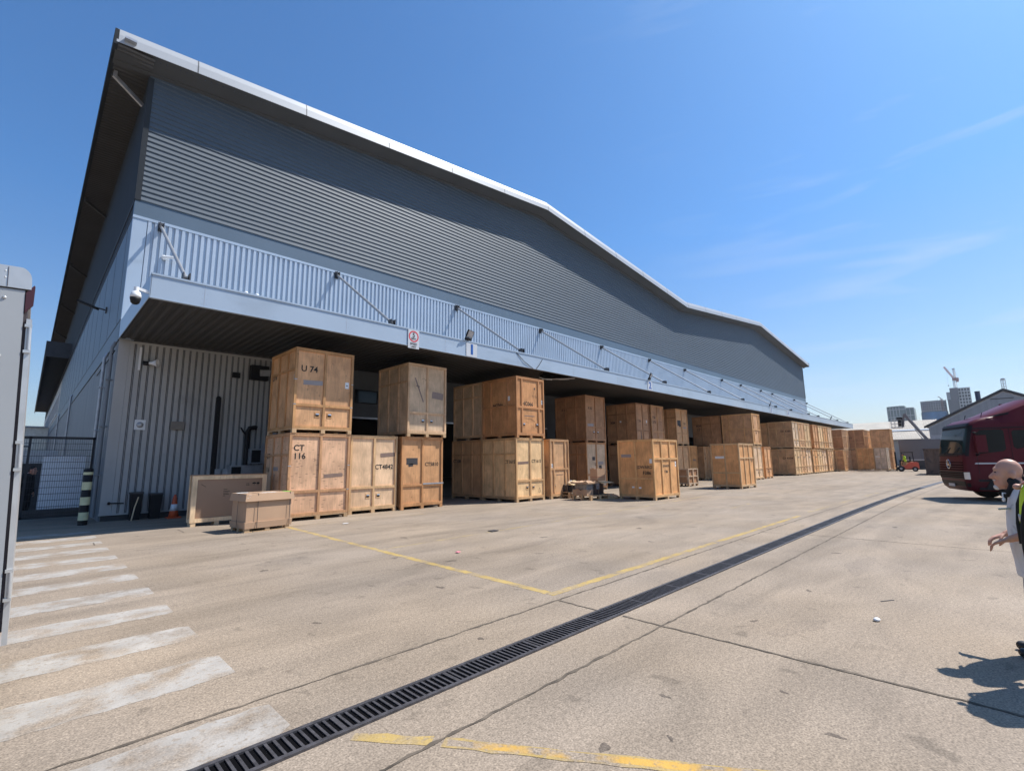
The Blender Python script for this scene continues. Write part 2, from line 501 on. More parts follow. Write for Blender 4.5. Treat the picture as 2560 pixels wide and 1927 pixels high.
def ribbon(pts, w, z, jit=0.0, step=0.25, seed=1):
    rn = random.Random(seed)
    b = MB(); L_, R_ = [], []
    for i in range(len(pts) - 1):
        a = Vector((*pts[i], 0)); c = Vector((*pts[i + 1], 0)); d = c - a
        n = max(1, int(d.length / step)); nrm = Vector((-d.y, d.x, 0)).normalized()
        for k in range(n + (1 if i == len(pts) - 2 else 0)):
            p = a + d * (k / n)
            wl = w / 2 * (1 + jit * rn.uniform(-1, 1)); wr = w / 2 * (1 + jit * rn.uniform(-1, 1))
            off = nrm * jit * w * 0.4 * rn.uniform(-1, 1)
            L_.append(p + nrm * wl + off); R_.append(p - nrm * wr + off)
    for i in range(len(L_) - 1):
        b.poly([(R_[i].x, R_[i].y, z), (R_[i + 1].x, R_[i + 1].y, z), (L_[i + 1].x, L_[i + 1].y, z), (L_[i].x, L_[i].y, z)])
    return b

jp = []
def long_line(y, x0, x1, n=40):
    return [(x0 + (x1 - x0) * i / n, bend(x0 + (x1 - x0) * i / n, y)) for i in range(n + 1)]
for i, (y, x0, x1, w) in enumerate([(4.02, -6, 70, 0.024), (2.635, -6, 70, 0.024)]):
    struct(ribbon(long_line(y, x0, x1), w, 0.0035, 0.75, 0.08, i).build('expansion_joint', M_JOINT))
for i, (x, y0, y1, w) in enumerate([(4.79, 3.42, 4.0, 0.024), (4.79, -7, 3.1, 0.026), (12.4, -9, 3.12, 0.018), (12.2, 3.4, 4.0, 0.018),
                                    (20.2, -9, 2.95, 0.018), (18.4, 4.1, 9.4, 0.020), (29, -9, 2.7, 0.02), (31, 4.0, 9.6, 0.02),
                                    (1.25, 14.15, 14.6, 0.02), (3.05, 14.9, 15.7, 0.025), (42, -9, 8, 0.02)]):
    struct(ribbon([(x, y0), (x + 0.02, y1)], w, 0.0045, 0.7, 0.07, 10 + i).build('expansion_joint', M_JOINT))

# worn zebra stripes of the walkway
for i, (y0, y1) in enumerate([(3.44, 3.93), (4.64, 5.22), (5.83, 6.38), (7.02, 7.54), (8.22, 8.78), (9.46, 10.0), (10.62, 11.2), (11.82, 12.4), (13.05, 13.66), (14.3, 14.86), (15.55, 16.1), (16.8, 17.35)]):
    rn = random.Random(40 + i); b = MB(); n = 34
    x1 = 1.41; xs = [-1.75 + (x1 + 1.75) * k / n for k in range(n + 1)]
    lo = [y0 + rn.uniform(-0.018, 0.018) for _ in xs]; hi = [y1 + rn.uniform(-0.018, 0.018) for _ in xs]
    lo[-1] += 0.05; hi[-1] -= 0.05
    for k in range(n):
        b.poly([(xs[k], lo[k], 0.0015), (xs[k + 1], lo[k + 1], 0.0015), (xs[k + 1], hi[k + 1], 0.0015), (xs[k], hi[k], 0.0015)])
    struct(b.build('crossing_stripe', M_WHITEPAINT))

# yellow bay lines
def yline(pts, w, m, seed=3):
    struct(ribbon(pts, w, 0.0014 + 0.0002 * (seed % 7), 0.16, 0.1, seed).build('bay_line', m))
yline([(5.24, 13.9), (5.09, 8.9), (4.97, 4.32)], 0.13, M_YELLOW, 2)
yline([(4.92, 4.25), (16.2, bend(16.2, 4.26))], 0.12, M_YELLOW, 3)
for k, (a, b_) in enumerate([(17.5, 20), (21.5, 23.6), (25.5, 28.5), (31, 33)]):
    yline([(a, bend(a, 4.3)), (b_, bend(b_, 4.3))], 0.13, M_YELLOW2, 20 + k)
yline([(5.2, 8.82), (13.5, 9.12)], 0.10, M_YELLOW2, 11)
yline([(13.9, 9.15), (22, 9.6)], 0.11, M_YELLOW2, 12)
yline([(5.3, 13.95), (10.2, 13.62)], 0.07, M_YELLOW2, 13)
yline([(17.2, 6.6), (19.5, 6.75)], 0.09, M_YELLOW2, 14)
yline([(1.63, 3.07), (1.945, 2.665)], 0.095, M_YELLOW, 4)
yline([(1.985, 2.605), (2.58, 1.71), (3.15, 0.86), (3.9, -0.3)], 0.10, M_YELLOW, 5)
yline([(2.0, 2.585), (2.59, 1.70), (3.16, 0.85)], 0.065, M_ORANGE, 6)

# ------------------------------------------------------------------ drain channel
dr = thing('drain_channel', 'long black slotted drain channel set into the concrete yard', 'drain', (0, 3.27, 0))
def dpt(x, dy):
    return (x, bend(x, 3.27) - 3.27 + dy)
fr = MB(); pit = MB(); gt = MB()
X0, X1 = -4.0, 66.0
n = 70
for s in (-1, 1):
    for i in range(n):
        xa = X0 + (X1 - X0) * i / n; xb = X0 + (X1 - X0) * (i + 1) / n
        pa = [dpt(xa, s * 0.105), dpt(xb, s * 0.105), dpt(xb, s * 0.138), dpt(xa, s * 0.138)]
        if s < 0: pa = pa[::-1]
        fr.prism([(p[0], p[1], 0.0) for p in pa], (0, 0, 0.016))
for i in range(n):
    xa = X0 + (X1 - X0) * i / n; xb = X0 + (X1 - X0) * (i + 1) / n
    pa = [dpt(xa, -0.105), dpt(xb, -0.105), dpt(xb, 0.105), dpt(xa, 0.105)]
    pit.poly([(p[0], p[1], 0.003) for p in pa])  # flat black sheet, painted in place of the channel's shaded depth
x = X0
k = 0
while x < X1:
    wbar = 0.018
    if k % 18 == 0: wbar = 0.032
    if x < 34:
        a = dpt(x, 0)[1]
        gt.box(x, a - 0.104, 0.004, x + wbar, a + 0.104, 0.0125)
        if x < 14:
            pass
    else:
        a = dpt(x, 0)[1]
        gt.box(x, a - 0.104, 0.004, x + 0.36, a + 0.104, 0.0125); x += 0.34
    x += 0.052; k += 1
for q in ():
    for i in range(n):
        xa = X0 + (X1 - X0) * i / n; xb = X0 + (X1 - X0) * (i + 1) / n
        pa = [dpt(xa, q - 0.006), dpt(xb, q - 0.006), dpt(xb, q + 0.006), dpt(xa, q + 0.006)]
        gt.prism([(p[0], p[1], 0.004) for p in pa], (0, 0, 0.006))
pit.build('channel_pit', M_BLACK, dr); fr.build('frame', M_IRON, dr); gt.build('grating', M_IRON, dr)

# ------------------------------------------------------------------ the warehouse
XW, XE, YW, YR, YF = 1.82, 88.2, 20.52, 19.65, 14.78
TOPW = [(1.82, 16.02), (23.44, 18.43), (44.4, 16.25), (65.8, 18.5), (88.2, 16.26)]
OUT = [(0.75, 16.11), (23.52, 18.65), (44.56, 16.42), (66.4, 18.77), (89.0, 16.36)]
def interp(P, x):
    for (a, za), (b, zb) in zip(P, P[1:]):
        if x <= b or b == P[-1][0]:
            return za + (zb - za) * (x - a) / (b - a)
KB = 0.976       # the building was surveyed on a slightly larger grid; brought to the yard's scale here
def SCL(p):
    return Vector((p[0] * KB, p[1] * KB, p[2] if p[2] < 0.3 else EYE + (p[2] - EYE) * KB))
wh = thing('warehouse', 'long blue grey metal clad warehouse with zigzag roofline, loading canopy and open bays', 'warehouse', (XW * KB, YW * KB, 0))
wh_o = Vector((XW * KB, YW * KB, 0))
def part(b, name, m, parent=None, smooth=False):
    """meshes of the warehouse are written in world coordinates and stored relative to its base"""
    b.v = [tuple(SCL(p) - wh_o) for p in b.v]
    return b.build(name, m, parent or wh, smooth)

# ribbed front cladding, clipped under the roofline
def x_ranges(z):
    """x intervals of the front wall that lie below the roofline at height z"""
    out = []; P = [(p[0], p[1] + 0.14) for p in TOPW]; cur = None
    for (a, za), (b, zb) in zip(P, P[1:]):
        if za >= z and zb >= z:
            if cur is None: cur = a
        elif za < z and zb < z:
            continue
        else:
            xc = a + (b - a) * (z - za) / (zb - za)
            if za < z: cur = xc
            else:
                out.append((cur if cur is not None else a, xc)); cur = None
    if cur is not None: out.append((cur, P[-1][0]))
    return out
fc = MB()
pitch = 0.195; z = 11.06
prof = [(0.0, 0.0), (0.018, -0.034), (0.030, -0.038), (0.160, -0.013), (0.178, 0.0)]   # (dz, dy): lower lip, tilted face, groove
zs = []
while z < 18.6:
    for dz, dy in prof: zs.append((z + dz, dy))
    z += pitch
for (za, ya), (zb, yb) in zip(zs, zs[1:]):
    ra, rb = x_ranges(za), x_ranges(zb)
    if len(ra) == len(rb):
        for (a0, a1), (b0, b1) in zip(ra, rb):
            fc.poly([(a0, YW + ya, za), (a1, YW + ya, za), (b1, YW + yb, zb), (b0, YW + yb, zb)])
    else:
        for (b0, b1) in rb:
            fc.poly([(b0, YW + ya, za), (b1, YW + ya, za), (b1, YW + yb, zb), (b0, YW + yb, zb)])
part(fc, 'front_cladding', M_CLAD)
part(MB().box(XW - 0.03, YW - 0.05, 11.05, XW + 0.14, YW + 0.4, 15.9), 'corner_flashing', M_CLADS)
part(MB().box(XE - 0.12, YW - 0.05, 11.05, XE + 0.03, YW + 0.4, 16.1), 'corner_flashing', M_CLADS)
# flat band between the dark cladding and the ribbed parapet
b = MB(); b.box(XW - 0.01, YW - 0.03, 10.46, XE + 0.01, YW + 0.2, 10.98); b.box(XW, YW + 0.0, 10.98, XE, YW + 0.2, 11.07)
part(b, 'flat_band', M_BAND)
b = MB(); b.box(XW - 0.02, YW - 0.075, 10.36, XE + 0.02, YW + 0.1, 10.455)
part(b, 'parapet_flashing', M_SILVER)

def ribs_x(x0, x1, z0, z1, y, pitch, depth, frac=0.62, slope=0.10):
    """vertical ribs along x; ridges towards -y"""
    b = MB(); x = x0; pts = []
    while x < x1:
        for f, d in ((0, 0), (slope, -depth), (frac - slope, -depth), (frac, 0)):
            if x + f * pitch <= x1: pts.append((x + f * pitch, y + d))
        x += pitch
    pts.append((x1, y))
    for (xa, ya), (xb, yb) in zip(pts, pts[1:]):
        b.poly([(xa, ya, z0), (xb, yb, z0), (xb, yb, z1), (xa, ya, z1)])
    return b
part(ribs_x(2.22, XE, 6.5, 10.37, YW - 0.012, 0.205, 0.052, 0.66), 'ribbed_parapet', M_SILVERR)
b = MB(); b.box(XW - 0.012, YW - 0.05, 5.96, 2.22, YW + 0.1, 10.36); part(b, 'corner_panel', M_SILVER)

# lower front wall
gv = MB(); x = 2.12 + 0.20 * 0.70  # dark strips: groove shade put into colour, the ribs alone stay pale
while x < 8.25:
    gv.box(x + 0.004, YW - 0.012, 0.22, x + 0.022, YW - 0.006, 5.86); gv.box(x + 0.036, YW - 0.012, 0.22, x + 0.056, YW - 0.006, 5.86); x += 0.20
b = ribs_x(2.12, 8.3, 0.22, 5.93, YW - 0.01, 0.20, 0.035, 0.70, 0.05); b.box(XW + 0.01, YW - 0.03, 0.22, 2.12, YW + 0.05, 5.95)
b.box(XW, YW - 0.05, 0.17, 8.3, YW + 0.1, 0.22); b.box(2.12, YW - 0.055, 5.86, 8.3, YW, 5.93)
rw_ = part(b, 'ribbed_wall', M_WHITEWALL); part(gv, 'groove_shade', M_DARKTRIM, rw_)
b = MB(); b.box(XW + 0.06, YW + 0.02, 0, 8.3, YW + 0.3, 0.17); part(b, 'plinth', M_INNER)
b = MB(); b.box(8.3, YW, 3.75, XE, YW + 0.25, 5.95)
for xa, xb in ((8.3, 9.0), (23.9, 24.7), (37.5, 38.3), (51.5, 52.3), (65.5, 66.3), (79, 79.8), (87.2, XE)):
    b.box(xa, YW + 0.004, 0, xb, YW + 0.25, 3.75)
part(b, 'bay_wall', M_GREYWALL)
b = MB(); b.box(9.0, YW - 0.02, 3.72, 23.9, YW, 3.80); part(b, 'bay_lintel', M_STEEL)
wn = MB(); wn.box(10.45, YW - 0.03, 4.48, 11.5, YW + 0.02, 5.02); w_ = part(wn, 'window', M_GLASS)
wn = MB()
for q in ((10.4, 4.43, 11.55, 4.48), (10.4, 5.02, 11.55, 5.07), (10.4, 4.48, 10.45, 5.02), (11.5, 4.48, 11.55, 5.02)):
    wn.box(q[0], YW - 0.04, q[1], q[2], YW + 0.01, q[3])
part(wn, 'window_frame', M_BLACKP, w_)
# dark interior behind the bays
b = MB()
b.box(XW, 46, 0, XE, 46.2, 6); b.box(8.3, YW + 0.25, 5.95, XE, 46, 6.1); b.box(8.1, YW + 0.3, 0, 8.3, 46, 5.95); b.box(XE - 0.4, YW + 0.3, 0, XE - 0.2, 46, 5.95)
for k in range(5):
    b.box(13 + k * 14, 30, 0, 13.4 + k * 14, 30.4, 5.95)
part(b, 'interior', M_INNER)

# side wall (west), in three tiers
SY1 = 128.0
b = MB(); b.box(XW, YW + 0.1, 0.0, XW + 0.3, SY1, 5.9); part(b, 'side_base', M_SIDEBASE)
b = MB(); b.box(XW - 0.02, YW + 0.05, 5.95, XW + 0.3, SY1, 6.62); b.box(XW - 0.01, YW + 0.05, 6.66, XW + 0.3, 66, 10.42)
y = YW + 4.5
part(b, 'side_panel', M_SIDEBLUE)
b = MB()
yy = YW + 1.2
while yy < 66:
    b.box(XW - 0.016, yy, 6.7, XW - 0.009, yy + 0.025, 10.4); yy += 3.0
for zz in (5.9, 6.62, 10.42, 11.0):
    b.box(XW - 0.03, YW + 0.05, zz, XW + 0.1, SY1 if zz < 7 else 72, zz + 0.05)
part(b, 'side_flashing', M_DARKTRIM)
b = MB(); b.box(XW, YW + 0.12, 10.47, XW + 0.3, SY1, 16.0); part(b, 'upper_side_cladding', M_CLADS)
b = MB(); b.box(XW - 0.006, 66, 6.7, XW + 0.2, SY1, 10.4); part(b, 'office_wall', M_WHITEWALL)
for k in range(9):
    y0 = 68 + k * 5.2
    w_ = part(MB().box(XW - 0.05, y0, 7.2, XW + 0.1, y0 + 4.2, 9.1), 'window', M_GLASS)
    f_ = MB()
    for a in (y0 - 0.15, y0 + 2.0, y0 + 4.2): f_.box(XW - 0.09, a, 7.05, XW + 0.05, a + 0.15, 9.25)
    f_.box(XW - 0.088, y0, 9.1, XW + 0.05, y0 + 4.2, 9.25); f_.box(XW - 0.088, y0, 7.05, XW + 0.05, y0 + 4.2, 7.2)
    part(f_, 'window_frame', M_WHITE, w_)
# east and rear walls
b = MB(); b.box(XE - 0.2, YW + 0.1, 0.0, XE, SY1, 16.2); b.box(XW, SY1 - 0.2, 0, XE, SY1, 16.0); part(b, 'rear_wall', M_CLADS)

# roof, fascia, soffits
rf = MB(); T = 0.54
for (a, za), (c, zc) in zip(OUT, OUT[1:]):
    rf.poly([(a, 19.98, za + T), (c, 19.98, zc + T), (c, 98, zc + T), (a, 98, za + T)])
roof = part(rf, 'roof', M_SOFFIT)
fa = MB()
for (a, za), (c, zc) in zip(OUT, OUT[1:]):
    fa.poly([(a, YR, za), (c, YR, zc), (c, YR + 0.03, zc + T * 0.6), (a, YR + 0.03, za + T * 0.6)])
    fa.poly([(a, YR + 0.03, za + T * 0.6), (c, YR + 0.03, zc + T * 0.6), (c, YR + 0.11, zc + T + 0.04), (a, YR + 0.11, za + T + 0.04)])
fo = part(fa, 'roof_fascia', M_ROOFTRIM, roof)
xs_ = [3.13, 7.2, 11.3, 15.3, 19.4, 23.62, 27.8, 32, 36.2, 40.5, 44.8, 49, 53.4, 57.8, 62.2, 66.8, 71, 75.6, 80.2, 85]
for x in xs_:
    sm = MB(); zb = interp(OUT, x)
    sm.poly([(x - 0.02, YR - 0.004, zb), (x + 0.02, YR - 0.004, zb), (x + 0.02, YR + 0.026, zb + T * 0.6), (x - 0.02, YR + 0.026, zb + T * 0.6)])
    sm.poly([(x - 0.02, YR + 0.026, zb + T * 0.6), (x + 0.02, YR + 0.026, zb + T * 0.6), (x + 0.02, YR + 0.106, zb + T + 0.042), (x - 0.02, YR + 0.106, zb + T + 0.042)])
    part(sm, 'fascia_seam', M_DARKTRIM, roof)
so = MB()
# front eave soffit with a rebate line next to the wall
for i in range(4):
    a, za = OUT[i]; c, zc = OUT[i + 1]; wa, wza = TOPW[i]; wc, wzc = TOPW[i + 1]
    if i == 0: wa = a; wza = 15.90
    if i == 3: wc = c; wzc = 16.18
    def lerp(t, p, q): return (p[0] + (q[0] - p[0]) * t, p[1] + (q[1] - p[1]) * t, p[2] + (q[2] - p[2]) * t)
    A, B_, C_, D_ = (a, YR, za), (c, YR, zc), (wc, YW, wzc), (wa, YW, wza)
    so.poly([A, lerp(.8, A, D_), lerp(.8, B_, C_), B_])
    off = lambda p, d: (p[0], p[1], p[2] - d)
    so.poly([off(lerp(.8, A, D_), .05), off(D_, .05), off(C_, .05), off(lerp(.8, B_, C_), .05)])
    so.poly([lerp(.8, A, D_), off(lerp(.8, A, D_), .05), off(lerp(.8, B_, C_), .05), lerp(.8, B_, C_)])
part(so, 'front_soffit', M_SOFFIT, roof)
# drip marks: corrugation ends seen through the soffit edge
b = MB()
for k in range(26):
    x = 1.0 + k * 0.2; zb = interp(OUT, x)
    b.box(x, YR + 0.15, zb - 0.055, x + 0.035, YR + 0.75, zb - 0.005)
part(b, 'soffit_rib', M_DARKTRIM, roof)
# west eave: ribbed soffit running back along the side wall
b = MB(); y = YR + 0.02; ZE_ = 16.08
pts = []
while y < 98:
    for f, d in ((0, 0), (0.25, -0.05), (0.55, -0.05), (0.8, 0)): pts.append((y + f * 0.22, d))
    y += 0.22
for (ya, da), (yb, db) in zip(pts, pts[1:]):
    b.poly([(0.80, ya, ZE_ + da), (XW + 0.02, ya, ZE_ + 0.02 + da), (XW + 0.02, yb, ZE_ + 0.02 + db), (0.80, yb, ZE_ + db)])
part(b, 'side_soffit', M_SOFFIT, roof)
b = MB(); b.box(0.68, YR + 0.01, 16.03, 0.80, 98, 16.61)
part(b, 'gutter', M_CLADS, roof)
part(MB().box(88.95, YR + 0.01, 16.28, 89.05, 98, 16.86), 'gutter', M_CLADS, roof)
b = MB(); b.box(0.95, YR - 0.16, 16.29, 1.28, YR + 0.03, 16.37); part(b, 'overflow_spout', M_STEEL, roof)
# brackets under the west eave
for y in (21.2, 33, 45, 57, 69, 81):
    b = MB(); b.bar((0.86, y, 15.86), (XW - 0.02, y + 0.35, 15.35), 0.09, 0.14); b.box(0.84, y - 0.06, 15.84, 0.95, y + 0.06, 16.04)
    part(b, 'eave_bracket', M_STEEL if y < 22 else M_SOFFIT2, roof)
# low office roof towards the back of the west side
b = MB(); b.box(0.28, 56, 11.3, XW, 118, 12.2); part(b, 'office_roof', M_CLADS)
b = MB(); b.box(0.24, 56.0, 11.1, 0.34, 118, 12.3); b.box(0.24, 55.9, 11.0, XW, 56, 12.32); part(b, 'office_gutter', M_DARKTRIM)

# loading canopy
cp = MB()
cp.box(XW, YF + 0.03, 6.04, 89.1, YW, 6.52)
canopy = part(cp, 'canopy', M_SILVER)
b = MB(); b.box(XW - 0.01, YF, 5.97, 89.2, YF + 0.03, 6.56); b.box(XW - 0.02, YF - 0.025, 6.56, 89.2, YF + 0.12, 6.61)
b.box(XW - 0.01, YF - 0.012, 5.945, 89.2, YF + 0.1, 5.97); b.box(XW - 0.02, YF, 5.96, XW, YW - 0.06, 6.58)
part(b, 'canopy_fascia', M_SILVER, canopy)
for k in range(22):
    b = MB(); x = 3.0 + k * 4.1
    b.box(x, YF - 0.0025, 5.98, x + 0.012, YF + 0.01, 6.55)
    for s in (-0.05, 0.06):
        for zz in (6.02, 6.17, 6.32, 6.47): b.box(x + s, YF - 0.004, zz, x + s + 0.012, YF, zz + 0.012)
    part(b, 'fascia_seam', M_STEEL, canopy)
b = MB(); x = XW + 0.02; pts = []
while x < 89.0:
    for f, d in ((0, 0), (0.2, -0.04), (0.5, -0.04), (0.7, 0)): pts.append((x + f * 0.25, d))
    x += 0.25
for (xa, da), (xb, db) in zip(pts, pts[1:]):
    b.poly([(xa, YF + 0.1, 6.02 + da), (xa, YW, 6.02 + da), (xb, YW, 6.02 + db), (xb, YF + 0.1, 6.02 + db)])
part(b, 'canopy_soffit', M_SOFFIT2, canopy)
# torn hole in the soffit: flat black patch for its shade, hanging ragged edge
b = MB(); rn = random.Random(5); hole = []
for k in range(15):
    t_ = k / 14; hole.append((17.4 + 2.5 * t_, YF + 0.3 + 1.15 * math.sin(math.pi * t_) + rn.uniform(-.06, .06), 5.955))
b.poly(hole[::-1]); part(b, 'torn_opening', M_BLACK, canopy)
b = MB()
for (a, c) in zip(hole, hole[1:]):
    b.poly([a, c, (c[0], c[1] + 0.02, c[2] - rn.uniform(.02, .08)), (a[0], a[1] + 0.02, a[2] - rn.uniform(.02, .08))])
part(b, 'torn_edge', M_STEEL, canopy)

# canopy struts with wall and canopy brackets
for i, (x, xb) in enumerate([(2.62, 2.58), (9.25, 8.95), (16.25, 15.8), (23.35, 22.8), (30.4, 29.65), (37.7, 36.8), (44.55, 43.9), (53.6, 52.9), (59.3, 58.1), (66.3, 65.2), (70.9, 69.7), (81.1, 80.1), (88.0, 86.8)]):
    b = MB(); b.tube([(x, YW - 0.12, 10.24), (xb, YF + 0.22, 6.72)], 0.052, 10)
    st = part(b, 'strut', M_STRUT)
    b = MB(); b.box(x - 0.09, YW - 0.08, 10.08, x + 0.09, YW - 0.045, 10.42); b.box(x - 0.07, YW - 0.28, 10.14, x - 0.045, YW - 0.06, 10.36)
    b.box(x + 0.045, YW - 0.28, 10.14, x + 0.07, YW - 0.06, 10.36)
    part(b, 'wall_bracket', M_DKSTEEL, st)
    b = MB(); b.box(xb - 0.12, YF + 0.08, 6.60, xb + 0.12, YF + 0.34, 6.63); b.box(xb - 0.085, YF + 0.12, 6.62, xb - 0.06, YF + 0.36, 6.86)
    b.box(xb + 0.06, YF + 0.12, 6.62, xb + 0.085, YF + 0.36, 6.86)
    part(b, 'canopy_bracket', M_DKSTEEL, st)
# west side downpipes
for y in (21.1, 23.4, 43.3, 60.2):
    b = MB(); b.tube([(XW - 0.10, y, 0.1), (XW - 0.10, y, 5.75 if y < 30 else 6.3), (XW - 0.02, y, 5.95 if y < 30 else 6.5)], 0.055, 10)
    for zz in (1.4, 3.0, 4.6): b.box(XW - 0.18, y - 0.08, zz, XW, y + 0.08, zz + 0.04)
    part(b, 'downpipe', M_SIDEBASE if y < 22 else M_STEEL)
# cables along the side wall
b = MB(); b.tube([(XW - 0.05, YW + 0.3, 5.6), (XW - 0.12, YW + 0.9, 5.35), (XW - 0.05, YW + 1.4, 5.55), (XW - 0.05, YW + 6, 5.5)], 0.018, 6)
part(b, 'cable', M_BLACKP)

# dark oily stains and rubber scuffs on the yard
M_STAIN = ground_mat('stained_concrete', tint=(0.52, 0.52, 0.54)); M_SCUFF = ground_mat('scuffed_concrete', tint=(0.91, 0.91, 0.92))
def stain(x, y, r_, seed, m=None, sx=1.0, sy=1.0, rot=0.0):
    rn = random.Random(seed); b = MB(); pts = []; n = 26; ph = [rn.uniform(0, 6.28) for _ in range(4)]
    for k in range(n):
        t_ = 2 * math.pi * k / n
        q = r_ * (1 + .22 * math.sin(2 * t_ + ph[0]) + .16 * math.sin(3 * t_ + ph[1]) + .12 * math.sin(5 * t_ + ph[2]) + rn.uniform(-.06, .06))
        u, v = q * math.cos(t_) * sx, q * math.sin(t_) * sy
        pts.append((x + u * math.cos(rot) - v * math.sin(rot), y + u * math.sin(rot) + v * math.cos(rot), 0.0009 + 0.00003 * (seed % 9)))
    b.poly(pts); struct(b.build('oil_stain', m or M_STAIN))
for i, (x, y, q) in enumerate([(2.62, 1.86, .035), (2.98, 1.62, .02), (4.2, 5.6, .05), (3.6, 6.4, .03), (5.4, 6.9, .06), (4.9, 7.9, .045), (3.3, 3.75, .03), (3.45, 1.9, .025), (6.9, 6.2, .05), (8.4, 7.4, .07),
                             (11, 6.5, .08), (9.4, 5.3, .05), (13, 7.6, .1), (5.6, 2.0, .03), (7.3, 1.9, .035), (4.1, 1.3, .02), (3.7, 0.9, .03), (10.4, 2.2, .05), (15, 1.9, .07), (2.9, 8.6, .06), (6.3, 9.8, .07), (2.4, 5.4, .03)]):
    stain(x, y, q, i, sx=1.5, sy=.8, rot=i * .7)
for i, (x, y, q, sx_, sy_, ro) in enumerate([(4.4, 6.2, .5, 1.6, .7, .3), (7.2, 7.0, .7, 2.2, .6, .1), (12, 7.2, .9, 2.4, .6, .05), (5.7, 1.6, .35, 1.8, .6, -.4), (9.5, 1.7, .6, 2.0, .5, .1), (3.4, 9.2, .5, 1.3, .8, .2), (10.5, 11.2, .8, 2.2, .6, 0), (16, 8.2, 1.0, 2.2, .7, 0)]):
    stain(x, y, q * .6, 40 + i, M_SCUFF, sx_, sy_, ro)
# ------------------------------------------------------------------ wooden storage crates
PLY = {
    'golden': ply('golden_plywood', (0.60, 0.365, 0.19)),
    'pinkish': ply('pink_plywood', (0.68, 0.45, 0.28), 0.42, dash=True),
    'pale': ply('pale_plywood', (0.72, 0.53, 0.335), 0.2),
    'orange': ply('orange_plywood', (0.60, 0.345, 0.165), 0.4),
    'cream': ply('cream_painted_plywood', (0.62, 0.485, 0.325), 0.12),
    'yellow': ply('yellow_plywood', (0.72, 0.515, 0.275), 0.28),
    'red': ply('red_brown_plywood', (0.50, 0.265, 0.115), 0.3),
    'tan': ply('tan_plywood', (0.58, 0.37, 0.195), 0.25),
    'amber': ply('amber_plywood', (0.62, 0.345, 0.145), 0.25),
    'brown': ply('brown_plywood', (0.42, 0.25, 0.135), 0.3),
    'grey': ply('grey_timber', (0.50, 0.42, 0.32), 0.3),
}
FRM = {
    'golden': ply('golden_batten', (0.46, 0.27, 0.12)), 'pinkish': ply('pink_batten', (0.52, 0.31, 0.16)), 'pale': ply('pale_batten', (0.60, 0.42, 0.225)),
    'orange': ply('orange_batten', (0.46, 0.25, 0.11)), 'cream': ply('cream_batten', (0.55, 0.39, 0.235)), 'yellow': ply('yellow_batten', (0.58, 0.38, 0.19)),
    'red': ply('red_batten', (0.44, 0.23, 0.10)), 'tan': ply('tan_batten', (0.50, 0.31, 0.155)), 'amber': ply('amber_batten', (0.58, 0.36, 0.16)),
    'brown': ply('brown_batten', (0.36, 0.205, 0.105)), 'grey': ply('grey_batten', (0.56, 0.46, 0.33)),
}
M_PALLET = ply('pallet_softwood', (0.50, 0.36, 0.205), 0.35)
M_STICK = mat('white_sticker', (0.75, 0.75, 0.74), 0.5, var=0.03)
M_TAPE = mat('brown_tape', (0.23, 0.155, 0.12), 0.35, var=0.1)
M_TAPEG = mat('grey_tape', (0.30, 0.26, 0.25), 0.4, var=0.1)
M_PATCH = mat('black_patch', (0.045, 0.04, 0.04), 0.6)
M_SCOOP = mat('handle_steel', (0.62, 0.63, 0.65), 0.3, 0.8)
M_CARD = mat('cardboard', (0.43, 0.275, 0.17), 0.75, var=0.06, scale=2.0)
M_CARDD = mat('worn_cardboard', (0.40, 0.27, 0.18), 0.8, var=0.12, scale=3)
M_PINE = ply('pine_frame', (0.66, 0.52, 0.33), 0.2)
M_HARD = mat('brown_hardboard', (0.30, 0.185, 0.115), 0.55, var=0.06, scale=1.5)
M_STRAP = mat('black_strap', (0.03, 0.03, 0.03), 0.5)
GRP = 'wooden storage crates along the loading canopy'

